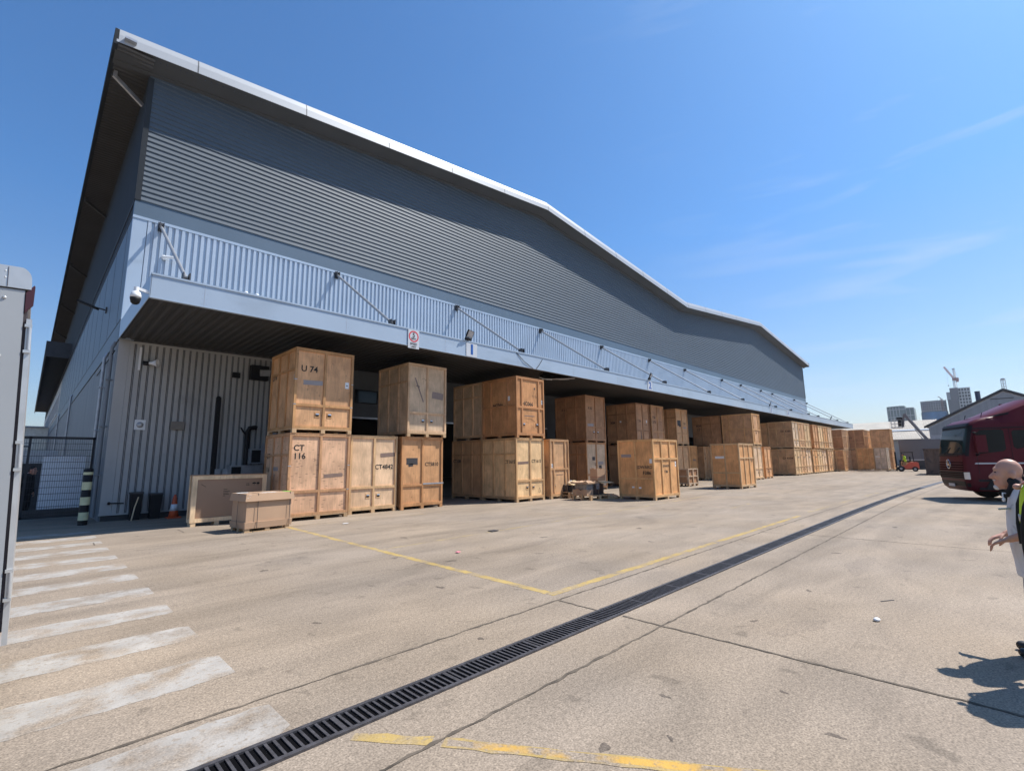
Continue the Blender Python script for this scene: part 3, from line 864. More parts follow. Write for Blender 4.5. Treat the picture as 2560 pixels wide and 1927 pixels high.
STYLE = {   # (inner uprights, rails) as fractions: front, side
    'double': (([0.5], [0.29]), ([0.33, 0.66], [0.735])),
    'wide':   (([0.2, 0.8], [0.47]), ([0.27, 0.76], [0.50])),
    'triple': (([0.335, 0.67], [0.655]), ([0.5], [0.31])),
    'single': (([0.5], [0.29]), ([0.5], [0.62])),
}
def crate(x, y, z, w, d, h, wood, label, style='double', frame=None, marks=(), handles=True, rz=0.0, straps=False, side=None, front=None, sideface=None, group=GRP):
    t = thing('storage_crate', label, 'crate', (x, y, z), R(rz), group)
    P_, F_ = PLY[wood], FRM[frame or wood]
    ph = 0.125
    T_ = 0.042
    (fc_, fr_), (sc_, sr_) = STYLE[style]
    if front: fc_, fr_ = front
    if side: sc_, sr_ = side
    # pallet base: runners front to back and a deck
    b = MB()
    for fx in (0.0, 0.5, 1.0):
        xa = (w - 0.13) * fx
        for fy in (0, 0.5, 1):
            ya = (d - 0.13) * fy
            b.box(xa, ya, 0, xa + 0.13, ya + 0.13, ph - 0.02)
    b.box(0.004, 0.004, ph - 0.02, w - 0.004, d - 0.004, ph + 0.012)
    b.build('pallet_base', M_PALLET if wood not in ('red', 'brown', 'orange') else F_, t)
    # carcass: plywood panels set back behind the battens
    b = MB(); b.box(T_, T_, ph + 0.012, w - T_, d - T_, h - 0.012)
    b.build('plywood_panel', P_, t)
    if sideface:
        b = MB(); b.box(T_ - 0.003, T_ + 0.05, ph + 0.1, T_ + 0.01, d - 0.1, h - 0.1); b.build('side_panel', PLY[sideface], t)
    # batten frame: corner posts, top and bottom rims, uprights and rails
    b = MB(); bw = 0.075; z0 = ph + 0.012; z1 = h
    for xa in (0, w - bw):
        for ya in (0, d - bw):
            b.box(xa, ya, z0, xa + bw, ya + bw, z1 - 0.02)
    for za, zb in ((z0, z0 + 0.085), (z1 - 0.095, z1 - 0.02)):
        b.box(bw, 0.002, za, w - bw, T_ + 0.01, zb); b.box(bw, d - T_ - 0.01, za, w - bw, d - 0.002, zb)
        b.box(0.002, bw, za, T_ + 0.01, d - bw, zb); b.box(w - T_ - 0.01, bw, za, w - 0.002, d - bw, zb)
    zr0, zr1 = z0 + 0.085, z1 - 0.095
    H_ = z1 - z0
    for f in fc_:
        for ya, yb in ((0.004, T_ + 0.01),):
            b.box(w * f - bw / 2, ya, zr0, w * f + bw / 2, yb, zr1)
    cut = [bw] + [v for f in fc_ for v in (w * f - bw / 2, w * f + bw / 2)] + [w - bw]
    for f in fr_:
        zc = z0 + H_ * f
        for i in range(0, len(cut), 2):
            b.box(cut[i], 0.006, zc - 0.04, cut[i + 1], T_ + 0.01, zc + 0.04)
    for f in sc_:
        for xa, xb in ((0.004, T_ + 0.01), (w - T_ - 0.01, w - 0.004)):
            b.box(xa, d * f - bw / 2, zr0, xb, d * f + bw / 2, zr1)
    cut = [bw] + [v for f in sc_ for v in (d * f - bw / 2, d * f + bw / 2)] + [d - bw]
    for f in sr_:
        zc = z0 + H_ * f
        for i in range(0, len(cut), 2):
            b.box(0.006, cut[i], zc - 0.035, T_ + 0.01, cut[i + 1], zc + 0.035)
            b.box(w - T_ - 0.01, cut[i], zc - 0.035, w - 0.006, cut[i + 1], zc + 0.035)
    b.build('batten_frame', F_, t)
    b = MB(); b.box(-0.004, -0.004, h - 0.02, w + 0.004, d + 0.004, h); b.build('lid', F_, t)
    yf = T_ - 0.0025
    if handles:
        hz = z0 + H_ * 0.175
        for s in (-1, 1):
            o_ = 0.20 if handles is True else handles
            xc = w / 2 + s * o_
            b = MB()
            b.box(xc - 0.085, yf - 0.008, hz - 0.085, xc + 0.085, yf + 0.002, hz + 0.085, 0)
            hnd = b.build('handle_plate', FRM[wood], t)
            b = MB()
            b.box(xc - 0.052, yf - 0.0105, hz - 0.045, xc + 0.052, yf - 0.008, hz + 0.045, 1)
            b.prism([(xc - 0.052, yf - 0.0105, hz + 0.045), (xc - 0.052, yf - 0.0105, hz + 0.0), (xc - 0.052, yf - 0.030, hz + 0.012), (xc - 0.052, yf - 0.026, hz + 0.045)], (0.104, 0, 0), 0)
            b.build('recessed_handle', [M_SCOOP, M_BLACKP], hnd)
    for mk in marks:
        k = mk[0]
        if k == 'f':       # stencil on the front: text, x, z, size[, material]
            text(mk[1], mk[4], (mk[2], yf - 0.0015, mk[3]), 'front', mk[5] if len(mk) > 5 else M_INK, t, 'stencil')
        elif k == 's':     # stencil on the west side: text, y, z, size
            text(mk[1], mk[4], (T_ - 0.006, mk[2], mk[3]), 'left', mk[5] if len(mk) > 5 else M_INK, t, 'stencil')
        elif k in ('tape', 'patch', 'sticker', 'greytape', 'strip'):
            m_ = {'tape': M_TAPE, 'patch': M_PATCH, 'sticker': M_STICK, 'greytape': M_TAPEG, 'strip': M_STICK}[k]
            xa, za, ww, hh, ang = mk[1:6]
            c, s = math.cos(R(ang)), math.sin(R(ang))
            rn = random.Random(int(xa * 91 + za * 37))
            b = MB()
            q = []
            for u, v in ((-.5, -.5), (0, -.5), (.5, -.5), (.5 + rn.uniform(-.03, .03), 0), (.5, .5), (0, .5 + rn.uniform(-.06, .06)), (-.5, .5), (-.5 + rn.uniform(-.04, .02), 0)):
                u *= ww; v *= hh
                q.append((xa + u * c - v * s, yf - 0.0022, za + u * s + v * c))
            if k == 'sticker':
                b.poly(q); o = b.build('sticker', m_, t)
                b = MB(); b.box(xa - ww * .25, yf - 0.003, za - hh * .1, xa + ww * .2, yf - 0.0024, za + hh * .05); b.build('print', M_INK, o)
            else:
                b.poly(q); b.build('tape' if 'tape' in k else 'patch', m_, t)
        elif k in ('sidesticker', 'sidepatch', 'sidetape'):
            ya, za, ww, hh = mk[1:5]
            b = MB(); xq = T_ - 0.0065
            b.poly([(xq, ya + ww / 2, za - hh / 2), (xq, ya - ww / 2, za - hh / 2), (xq, ya - ww / 2, za + hh / 2), (xq, ya + ww / 2, za + hh / 2)])
            b.build('sticker' if k == 'sidesticker' else 'patch', {'sidesticker': M_STICK, 'sidepatch': M_PATCH, 'sidetape': M_TAPEG}[k], t)
        elif k == 'steelbar':
            xa, xb, za = mk[1:4]
            b = MB(); b.box(xa, -0.004, za - 0.025, xb, 0.004, za + 0.025); b.build('steel_strip', M_STEEL, t)
        elif k == 'scuff':
            pts = mk[1]
            b = MB()
            for (a, c) in zip(pts, pts[1:]):
                b.bar((a[0], yf - 0.0015, a[1]), (c[0], yf - 0.0015, c[1]), 0.002, mk[2] if len(mk) > 2 else 0.008, (0, -1, 0) if False else (1, 0, 0.01))
            b.build('pen_mark', M_INKF, t)
    # steel clips over the front corners
    if straps:
        b = MB()
        for zc in (h * 0.62, h * 0.33):
            for s in (0, 1):
                xa = -0.006 if s == 0 else w - 0.07
                b.box(xa, -0.005, zc - 0.012, xa + 0.076, 0.0, zc + 0.012)
                xb = -0.005 if s == 0 else w
                b.box(xb, 0, zc - 0.012, xb + 0.005, 0.07, zc + 0.012)
        b.build('corner_clip', M_STEEL, t)
    return t

# --- nearest stacks
crate(5.60, 15.08, 0, 1.95, 2.12, 2.645, 'pinkish', 'knotty pinkish plywood crate stencilled CT 116, bottom of the nearest stack', straps=True, handles=False,
      marks=[('f', 'CT', 0.30, 2.18, 0.25), ('f', '116', 0.33, 1.93, 0.25), ('tape', 1.42, 1.32, 0.62, 0.11, 3), ('s', 'CT', 1.86, 1.95, 0.22, M_INKF), ('s', '116', 1.86, 1.52, 0.22, M_INKF),
             ('sidetape', 1.2, 1.55, 0.5, 0.12)])
crate(5.64, 15.06, 2.645, 1.92, 2.15, 2.68, 'golden', 'golden plywood crate stencilled U 74 with white label, top of the nearest stack', straps=True,
      marks=[('f', 'U 74', 0.45, 2.02, 0.27), ('greytape', 0.58, 1.60, 0.62, 0.15, 2), ('sticker', 1.72, 1.62, 0.13, 0.21, 0), ('s', 'U74', 1.86, 1.90, 0.24, M_INKF), ('sidesticker', 0.14, 1.75, 0.10, 0.18)])
crate(7.76, 15.46, 0, 1.82, 2.10, 2.65, 'pale', 'pale plywood crate stencilled CT4842 with a torn brown tape strip', frame='pale',
      marks=[('f', 'CT4842', 1.315, 1.55, 0.22), ('tape', 1.45, 1.98, 0.58, 0.14, 4), ('s', 'K', 0.5, 1.5, 0.2)])
crate(9.71, 15.36, 0, 1.86, 2.12, 2.65, 'orange', 'orange brown crate stencilled CT5810 with black patch and bent steel strip', frame='orange', handles=False,
      marks=[('f', 'CT5810', 1.36, 1.62, 0.19), ('patch', 0.47, 1.74, 0.5, 0.24, 0), ('patch', 0.42, 1.60, 0.2, 0.1, 8), ('steelbar', 0.95, 1.9, 0.90), ('strip', 0.38, 2.62, 0.4, 0.04, 2)])
crate(9.86, 15.26, 2.65, 1.78, 2.18, 2.79, 'cream', 'cream crate marked with a long diagonal tape, on top of orange crate CT5810', frame='cream',
      marks=[('tape', 0.52, 1.78, 1.0, 0.055, -67), ('tape', 0.46, 1.92, 0.16, 0.05, -10), ('tape', 1.38, 1.62, 0.52, 0.26, -5), ('scuff', [(0.62, 2.2), (0.72, 2.26), (0.8, 2.18), (0.9, 2.25), (1.0, 2.2)])])
# --- CT1615 stack, two crates deep
crate(14.53, 14.22, 0, 1.80, 2.15, 2.68, 'yellow', 'shiny yellow plywood crate stencilled CT1615 with red warning triangle, below HC066', frame='yellow',
      marks=[('f', 'CT1615', 1.32, 1.68, 0.19), ('tape', 0.46, 1.62, 0.66, 0.11, 2), ('s', 'CT1615', 0.42, 1.66, 0.2), ('scuff', [(1.42, 0.36), (1.5, 0.54), (1.58, 0.36), (1.42, 0.36)])], rz=0.6)
crate(14.56, 16.46, 0, 1.80, 2.15, 2.68, 'tan', 'tan plywood crate stencilled CT1084 on its side, behind crate CT1615', frame='tan', marks=[('s', 'CT1084', 1.75, 1.72, 0.2, M_INK)])
crate(14.58, 14.20, 2.68, 1.80, 2.20, 2.66, 'red', 'red brown crate stencilled HC066 with wide centre panel, top of its stack', style='wide', handles=0.42,
      marks=[('f', 'HC066', 0.74, 1.48, 0.24), ('s', 'HC066', 1.2, 1.46, 0.22), ('sticker', 1.70, 1.62, 0.12, 0.2, 0), ('sidesticker', 0.5, 1.72, 0.13, 0.2), ('tape', 0.86, 0.96, 0.66, 0.035, 0),
             ('patch', 1.2, 2.2, 0.08, 0.08, 0), ('scuff', [(1.18, 2.05), (1.06, 1.86), (1.12, 1.78), (1.18, 1.86), (1.08, 1.88)]), ('scuff', [(1.36, 2.05), (1.24, 1.86), (1.3, 1.78), (1.36, 1.86), (1.26, 1.88)]),
             ('scuff', [(0.55, 0.85), (0.95, 0.83), (1.2, 0.72)]), ('scuff', [(0.6, 0.7), (0.8, 0.66)])])
crate(14.62, 16.46, 2.68, 1.80, 2.12, 2.66, 'cream', 'pale beige crate behind red brown crate HC066, upper row', frame='cream', marks=[])
crate(16.66, 14.16, 0, 1.36, 1.95, 2.66, 'tan', 'narrow tan crate with wide centre panel standing right of crate CT1615', style='wide', handles=0.37,
      marks=[('sticker', 0.16, 1.46, 0.13, 0.17, 0), ('tape', 0.70, 1.06, 0.5, 0.03, 0)])
# --- second bay
crate(22.35, 16.30, 0, 1.98, 2.15, 2.70, 'cream', 'cream fronted crate with black patches, below the crate stencilled X 62', frame='orange', handles=False, sideface='brown',
      marks=[('patch', 0.72, 1.78, 0.26, 0.2, 0), ('patch', 1.36, 1.22, 0.26, 0.34, 2), ('greytape', 1.42, 1.52, 0.5, 0.18, 2), ('f', '52', 0.9, 1.45, 0.2, M_INKF), ('sidepatch', 1.5, 1.62, 0.3, 0.2)])
crate(22.40, 16.30, 2.70, 1.98, 2.25, 2.72, 'brown', 'brown crate stencilled X 62 on both faces, on top of the cream fronted crate', frame='brown',
      marks=[('f', 'X 62', 0.5, 1.98, 0.2), ('s', 'X 62', 1.6, 1.95, 0.2), ('greytape', 0.5, 1.0, 0.6, 0.16, 2), ('scuff', [(1.2, 1.9), (1.6, 1.95)])])
crate(27.55, 16.10, 0, 1.72, 2.2, 2.66, 'brown', 'dark brown crate in shade below crate Y 56, beside the cream fronted one', frame='brown', handles=False)
crate(27.60, 16.10, 2.68, 1.70, 2.25, 2.66, 'brown', 'brown crate stencilled Y 56 with a broken lower panel, upper row', frame='brown', handles=False,
      marks=[('f', 'Y 56', 0.42, 1.5, 0.22), ('s', 'X84', 1.8, 1.45, 0.22), ('sidesticker', 1.2, 1.5, 0.12, 0.12), ('patch', 0.6, 0.55, 0.07, 0.6, 4), ('scuff', [(1.05, 1.3), (1.5, 1.25)], 0.02), ('strip', 1.36, 1.5, 0.12, 0.18, 15)])
crate(29.55, 16.12, 0, 1.75, 2.2, 2.66, 'brown', 'dark brown crate under the crate stencilled Y58 X70', frame='brown', handles=False)
crate(29.58, 16.10, 2.68, 1.72, 2.2, 2.66, 'brown', 'narrow looking brown crate stencilled Y58 over X70, upper row', frame='tan', handles=False,
      marks=[('f', 'Y58', 0.42, 1.82, 0.25), ('f', 'X70', 0.42, 1.5, 0.25), ('scuff', [(1.1, 1.6), (1.5, 1.55)], 0.02)])
crate(33.10, 16.12, 0, 1.85, 2.2, 2.66, 'tan', 'tan crate at ground level behind amber crate F386', frame='tan', handles=False)
crate(33.15, 16.10, 2.68, 1.90, 2.2, 2.66, 'tan', 'light tan crate with a large black patch on its front, upper row', frame='tan', handles=False,
      marks=[('patch', 0.55, 1.62, 0.55, 0.4, 0), ('patch', 0.66, 1.42, 0.3, 0.14, 4), ('f', 'K304', 1.42, 1.62, 0.16, M_INKF), ('greytape', 1.4, 1.3, 0.5, 0.1, 0), ('sidepatch', 1.9, 1.62, 0.3, 0.4)])
# --- the two crates out in the yard
crate(18.62, 10.15, 0, 2.22, 1.74, 2.55, 'amber', 'amber crate marked EDWARDS F386 standing in the open yard by waste pallets', style='triple', frame='amber', handles=False,
      marks=[('f', 'EDWARDS', 1.13, 1.40, 0.13, M_INKF), ('f', 'F386', 1.13, 1.16, 0.16, M_INKF), ('sticker', 2.02, 1.48, 0.1, 0.24, 0), ('s', 'EDWARDS', 0.44, 1.36, 0.18, M_INKF), ('s', 'F386', 0.36, 1.12, 0.2, M_INK),
             ('sidesticker', 0.15, 1.62, 0.13, 0.18), ('sidetape', 1.33, 1.86, 0.5, 0.13), ('sidesticker', 1.05, 0.52, 0.12, 0.07), ('sidesticker', 0.72, 0.5, 0.12, 0.07)])
crate(28.20, 10.10, 0, 2.32, 1.62, 2.53, 'amber', 'amber crate with pale slatted front standing alone in the open yard', style='triple', frame='pale', handles=False,
      marks=[('sidesticker', 1.1, 1.75, 0.55, 0.13), ('f', 'F211', 2.0, 1.5, 0.12, M_INKF), ('scuff', [(1.1, .3), (1.2, .35)])])
# --- third bay
crate(35.75, 16.75, 0, 2.05, 2.0, 2.70, 'amber', 'orange crate with narrow panels standing behind the low grey stillage', frame='amber', handles=False,
      marks=[('f', '32', 0.5, 1.6, 0.26, M_INKF), ('tape', 1.5, 1.6, 0.5, 0.12, 0)])
crate(38.30, 16.45, 0, 1.35, 1.6, 2.66, 'tan', 'narrow tan crate in shade left of the upper dark pair', frame='tan', style='single', handles=False,
      marks=[('f', 'C', 0.35, 2.0, 0.2, M_INKF), ('f', '14', 0.35, 1.7, 0.2, M_INKF)])
crate(39.95, 13.20, 0, 1.85, 2.3, 2.64, 'pale', 'pale plywood crate half hidden behind the yard crate, bottom of its stack', frame='pale')
crate(39.98, 13.15, 2.64, 1.82, 2.35, 2.54, 'golden', 'golden crate with wide centre panel, top of the stack behind the yard crate', style='wide', frame='amber', handles=False,
      marks=[('f', 'N40', 0.9, 1.0, 0.14, M_INKF)])
crate(39.95, 15.62, 2.64, 1.85, 2.35, 2.54, 'brown', 'dark brown crate directly behind the golden wide panel crate, upper row', frame='brown', marks=[('s', 'B58', 1.8, 1.8, 0.3, M_INKF), ('s', '171', 1.75, 1.45, 0.3, M_INKF)])
crate(39.95, 15.62, 0, 1.85, 2.35, 2.64, 'brown', 'brown crate at ground level behind the pale stack', frame='brown', handles=False)
crate(43.15, 13.45, 0, 1.72, 1.9, 2.60, 'orange', 'single orange crate standing alone left of the long pale row', frame='orange', marks=[('f', 'S', 0.4, 1.8, 0.2, M_INKF)])
# --- the long pale row, lower and upper
row = ['yellow', 'tan', 'pale', 'amber', 'yellow', 'pale', 'golden', 'yellow']
rowl = ['leftmost crate of the long ground row, pale side stencilled CH4354', 'second crate from left in the long ground row, tan front',
        'third crate from left in the long ground row, palest front', 'fourth crate from left in the long ground row, amber front',
        'fifth crate from left in the long ground row', 'sixth crate from left in the long ground row, pale front',
        'seventh crate from left in the long ground row, golden front', 'rightmost crate of the long ground row']
for i, wd in enumerate(row):
    mk = [('f', '%d' % (410 + 7 * i), 0.45, 1.9, 0.24, M_INKF), ('tape', 1.4, 1.7, 0.5, 0.12, 2)]
    if i == 0: mk.append(('s', 'CH4354', 0.62, 1.62, 0.26))
    crate(51.35 + i * 2.17, 13.35 + 0.05 * (i % 3), 0, 2.05, 2.2, 2.52, wd, rowl[i], frame='yellow' if i % 2 else 'pale', marks=mk, handles=0.35, sideface='tan' if i == 0 else None, group='crates of the long row')
rowu = ['cream', 'golden', 'yellow']
rowul = ['leftmost upper crate of the long row, side stencilled CH4385', 'middle upper crate of the first three on the long row', 'third upper crate of the long row, left of the gap']
for i, wd in enumerate(rowu):
    mk = [('f', '%d' % (385 + 4 * i), 0.45, 1.9, 0.24, M_INKF)]
    if i == 0: mk.append(('s', 'CH4385', 0.62, 1.66, 0.26))
    crate(51.5 + i * 2.1, 13.35, 2.52, 2.0, 2.2, 2.62, wd, rowul[i], frame='pale', marks=mk, handles=0.35, sideface='tan' if i == 0 else None, group='crates of the long row')
crate(51.5, 15.6, 2.52, 2.0, 2.3, 2.58, 'tan', 'tan crate behind the leftmost upper crate of the long row', frame='pale', handles=False, group='crates of the long row')
crate(51.4, 15.6, 0, 2.0, 2.3, 2.52, 'brown', 'brown crate behind the leftmost ground crate of the long row', frame='tan', handles=False, group='crates of the long row')
for i, (xx, wd, lb) in enumerate([(58.9, 'orange', 'orange upper crate right of the gap with dark brown side, long row'), (61.15, 'yellow', 'yellow upper crate second from right end of the long row'),
                                  (63.3, 'amber', 'amber upper crate just left of the right end of the long row'), (65.45, 'pale', 'rightmost upper crate of the long row')]):
    crate(xx, 13.35, 2.52, 2.02, 2.2, 2.62, wd, lb, frame='pale' if i else 'orange', handles=0.35, sideface='brown' if i == 0 else None, marks=[('f', '%d' % (77 + i * 9), 0.45, 1.9, 0.22, M_INKF), ('sidepatch', 1.6, 1.7, .3, .3)], group='crates of the long row')
# --- beyond the long row
for i, (xx, z_, wd, lb) in enumerate([(70.6, 0, 'brown', 'brown ground crate of the shaded stack beyond the long row, left of pair'), (70.6, 2.52, 'brown', 'brown upper crate of the shaded stack beyond the long row, left of pair'),
                                      (72.75, 0, 'tan', 'tan ground crate of the shaded stack beyond the long row, right of pair'), (72.75, 2.52, 'tan', 'tan upper crate of the shaded stack beyond the long row, right of pair')]):
    crate(xx, 12.9, z_, 2.05, 2.5, 2.52, wd, lb, frame='cream', style='triple', handles=False, marks=[], side=([0.5], [0.6]), group='crates beyond the long row')
crate(67.7, 12.45, 0, 1.3, 1.6, 2.5, 'orange', 'narrow orange crate at the right end of the long ground row', frame='pale', style='single', handles=False, sideface='brown', group='crates beyond the long row')
for i, (xx, yy, z_, ww, wd, lb) in enumerate([(74.6, 11.35, 2.55, 2.6, 'brown', 'brown upper crate with slatted sunny front left of the boom lift'), (77.25, 11.35, 2.55, 2.4, 'amber', 'amber upper crate next to the brown slatted one'),
                                      (74.6, 11.35, 0, 2.6, 'tan', 'tan ground crate hidden behind the carried crates'), (77.25, 11.35, 0, 2.4, 'tan', 'tan ground crate to the right behind the carried crates'),
                                      (74.9, 8.75, 2.5, 2.2, 'golden', 'golden upper crate nearest the forklift, with pale slats on its sunny front'), (74.9, 8.75, 0, 2.2, 'golden', 'golden ground crate behind the forklift')]):
    crate(xx, yy, z_, ww, 2.0, 2.52, wd, lb, frame='yellow', style='triple', handles=False, side=([0.5], [0.33]), sideface='tan' if wd == 'golden' else None,
          marks=[('s', 'C12', 1.55, 1.5, 0.3, M_INKF)] if i == 0 else [], group='crates beyond the long row')

# --- low grey stillage crate
t = thing('stillage_crate', 'low grey open framed timber stillage between the two yard crates', 'crate', (29.1, 13.55, 0))
b = MB(); b.box(0.06, 0.06, 0.16, 1.30, 1.54, 1.02); b.build('side_panel', PLY['brown'], t)
b = MB()
for xa in (0, 0.64, 1.28):
    b.box(xa, 0, 0.12, xa + 0.08, 0.06, 1.10); b.box(xa, 1.54, 0.12, xa + 0.08, 1.6, 1.10)
for ya in (0.06, 0.75, 1.48): b.box(0, ya, 0.12, 0.06, ya + 0.06, 1.10)
for za in (0.14, 0.58, 1.02):
    b.box(0.08, 0.01, za, 1.28, 0.058, za + 0.07); b.box(0.004, 0.12, za, 0.055, 1.48, za + 0.07)
b.build('batten_frame', FRM['grey'], t)
b = MB()
for xa in (0.02, 0.62, 1.22):
    for ya in (0.02, 0.75, 1.44): b.box(xa, ya, 0, xa + 0.12, ya + 0.12, 0.12)
b.build('pallet_base', M_PALLET, t)

# --- flat panel crate (pine frame around brown hardboard)
t = thing('panel_crate', 'tall flat crate with pine frame around brown board, against the shade edge', 'crate', (3.40, 16.12, 0), R(1.5))
Wp, Hp, Dp = 1.98, 1.42, 0.36
b = MB(); b.box(0.03, 0.03, 0.15, Wp - 0.03, Dp - 0.03, Hp - 0.03); b.build('board', M_HARD, t)
b = MB()
for xa in (0, Wp - 0.12):
    b.box(xa, 0, 0.10, xa + 0.12, 0.028, Hp - 0.02); b.box(xa, Dp - 0.028, 0.10, xa + 0.12, Dp, Hp - 0.02)
for za in (0.10, Hp - 0.13):
    b.box(0.12, 0.002, za, Wp - 0.12, 0.028, za + 0.11); b.box(0.12, Dp - 0.028, za, Wp - 0.12, Dp - 0.002, za + 0.11)
for ya in (0.03, Dp - 0.10):
    b.box(-0.002, ya, 0.10, 0.028, ya + 0.07, Hp - 0.02); b.box(Wp - 0.028, ya, 0.10, Wp + 0.002, ya + 0.07, Hp - 0.02)
b.box(-0.002, 0.1, 0.10, 0.026, Dp - 0.1, 0.2)
b.build('pine_frame', M_PINE, t)
b = MB(); b.box(-0.01, -0.01, Hp - 0.02, Wp + 0.01, Dp + 0.01, Hp + 0.005); b.build('lid', M_HARD, t)
for xa in (0.03, 0.62, 1.25, Wp - 0.15): MB().box(xa, 0.01, 0, xa + 0.12, Dp - 0.01, 0.10).build('foot', M_PINE, t)
b = MB(); yq = 0.0275
for k, (wa, za) in enumerate([(0.10, 0.98), (0.17, 0.93), (0.13, 0.885), (0.15, 0.84), (0.05, 0.80)]): b.box(0.80, yq, za, 0.80 + wa, yq + 0.004, za + 0.014)
def arrow(xc, zc):
    b.box(xc - 0.05, yq, zc - 0.05, xc + 0.05, yq + 0.004, zc - 0.04)
    for q in (-0.025, 0.025):
        b.box(xc + q - 0.006, yq, zc - 0.04, xc + q + 0.006, yq + 0.004, zc + 0.03)
arrow(1.45, 1.13)
b.prism([(1.56, yq, 1.12), (1.70, yq, 1.12), (1.67, yq, 1.155), (1.63, yq, 1.17), (1.59, yq, 1.155)], (0, 0.003, 0)); b.box(1.626, yq, 1.07, 1.634, yq + 0.004, 1.12)
b.prism([(1.74 + 0.045 * math.cos(a * math.pi / 4), yq, 1.135 + 0.035 * math.sin(a * math.pi / 4)) for a in range(8)], (0, 0.003, 0)); b.box(1.736, yq, 1.07, 1.744, yq + 0.004, 1.10)
b.bar((0.22, yq + .002, 1.16), (0.34, yq + .002, 1.08), 0.004, 0.010, (1, 0, 0.01))
b.build('printed_marks', M_INK, t)

# --- strapped carton with telescoped lid on a small pallet
t = thing('carton', 'strapped brown cardboard carton with overhanging lid on a small pallet', 'carton', (4.06, 13.56, 0), R(7))
Wc, Dc, Hc = 1.22, 0.86, 0.96
b = MB()
for ya in (0.02, 0.36, 0.72): b.box(0.0, ya, 0, Wc - 0.02, ya + 0.1, 0.018)
for xa in (0.01, 0.52, 1.04):
    for ya in (0.02, 0.36, 0.72): b.box(xa, ya, 0.018, xa + 0.12, ya + 0.1, 0.09)
for k in range(6): b.box(0.0, 0.02 + k * 0.142, 0.09, Wc - 0.02, 0.11 + k * 0.142, 0.108)
b.build('pallet', M_PALLET, t)
b = MB(); b.box(0.02, 0.02, 0.108, Wc - 0.04, Dc - 0.02, Hc - 0.06); b.build('carton_body', M_CARD, t)
def cap(z0, z1, o, name, taper):
    b = MB(); x0, y0, x1, y1 = -o, -o, Wc - 0.02 + o, Dc + o
    vs = [(x0 - taper[0], y0 - taper[0], z0), (x1 + taper[0], y0 - taper[0], z0), (x1 + taper[0], y1 + taper[0], z0), (x0 - taper[0], y1 + taper[0], z0),
          (x0 - taper[1], y0 - taper[1], z1), (x1 + taper[1], y0 - taper[1], z1), (x1 + taper[1], y1 + taper[1], z1), (x0 - taper[1], y1 + taper[1], z1)]
    b.add(vs, [(4, 5, 6, 7), (0, 1, 5, 4), (1, 2, 6, 5), (2, 3, 7, 6), (3, 0, 4, 7)]); return b.build(name, M_CARD, t)
cap(0.09, 0.25, 0.0, 'carton_tray', (0.0, 0.015))
cap(Hc - 0.19, Hc, 0.015, 'carton_lid', (0.028, 0.0))
b = MB()
for xa in (0.28, 1.12):
    for (a, c, w1) in (((xa, -0.032, 0.1), (xa, -0.02, Hc), 0.012),): b.bar(a, c, 0.014, 0.005, (0, -1, 0.05))
    b.bar((xa, -0.02, Hc + 0.002), (xa, Dc + 0.02, Hc + 0.002), 0.014, 0.005)
b.bar((-0.030, 0.42, 0.1), (-0.018, 0.42, Hc), 0.014, 0.005, (-1, 0, 0.05)); b.bar((-0.02, 0.42, Hc + 0.003), (Wc, 0.42, Hc + 0.003), 0.014, 0.005)
b.build('strap', M_STRAP, t)
b = MB()
b.poly([(0.02, 0.55, Hc + 0.003), (0.32, 0.52, Hc + 0.003), (0.34, 0.78, Hc + 0.003), (0.05, 0.80, Hc + 0.003)])
b.poly([(0.45, 0.12, Hc + 0.003), (0.85, 0.14, Hc + 0.003), (0.84, 0.30, Hc + 0.003), (0.44, 0.28, Hc + 0.003)])
b.build('paper_sheet', M_STICK, t)
b = MB(); b.bar((1.12, 0.0, Hc + 0.006), (1.16, 0.45, Hc + 0.006), 0.10, 0.003); b.build('green_tape', mat('lime_tape', (0.25, 0.62, 0.08), 0.4), t)
b = MB()
rn = random.Random(3)
for k in range(9): b.box(-0.02 + rn.uniform(.0, .1) , -0.031, Hc - 0.17 + k * 0.017, 0.02 + rn.uniform(.0, .1), -0.028, Hc - 0.165 + k * 0.017)
b.build('clear_tape', M_STICK, t)
# ------------------------------------------------------------------ signs, lamps and cameras on the canopy
for n_, x, lab in (('1', 12.26, 'white dock number plate with blue 1 on the canopy fascia'), ('2', 26.9, 'white dock number plate with blue 2 on the canopy fascia'),
                   ('3', 50.3, 'white dock number plate with blue 3, far along the canopy'), ('4', 55.75, 'white dock number plate with blue 4, far along the canopy')):
    t = thing('dock_number_sign', lab, 'sign', (x, YF - 0.02, 5.96), 0, 'dock number plates')
    b = MB(); b.box(0, 0, 0, 0.58, 0.012, 0.56); b.build('plate', M_SIGNWHITE, t)
    text(n_, 0.60, (0.29, -0.002, 0.285), 'front', M_SIGNBLUE, t, 'number', sx=1.05)
    for s in (0.006, -0.006, 0.012):
        text(n_, 0.60, (0.29 + s * 2, -0.002 - abs(s) * 0.02, 0.285), 'front', M_SIGNBLUE, t, 'number', sx=1.05)
t = thing('speed_limit_sign', 'white 5 MPH speed limit sign with red ring on the canopy', 'sign', (9.48, YF - 0.03, 5.86))
b = MB(); b.box(0, 0, 0, 0.48, 0.01, 0.70); b.build('plate', M_SIGNWHITE, t)
b = MB(); c_ = Vector((0.24, -0.002, 0.455))
n = 36
for k in range(n):
    a0, a1 = 2 * math.pi * k / n, 2 * math.pi * (k + 1) / n
    b.poly([c_ + Vector((math.cos(a) * r_, 0, math.sin(a) * r_)) for a, r_ in ((a0, .165), (a0, .215), (a1, .215), (a1, .165))][::-1])
b.build('red_ring', M_SIGNRED, t)
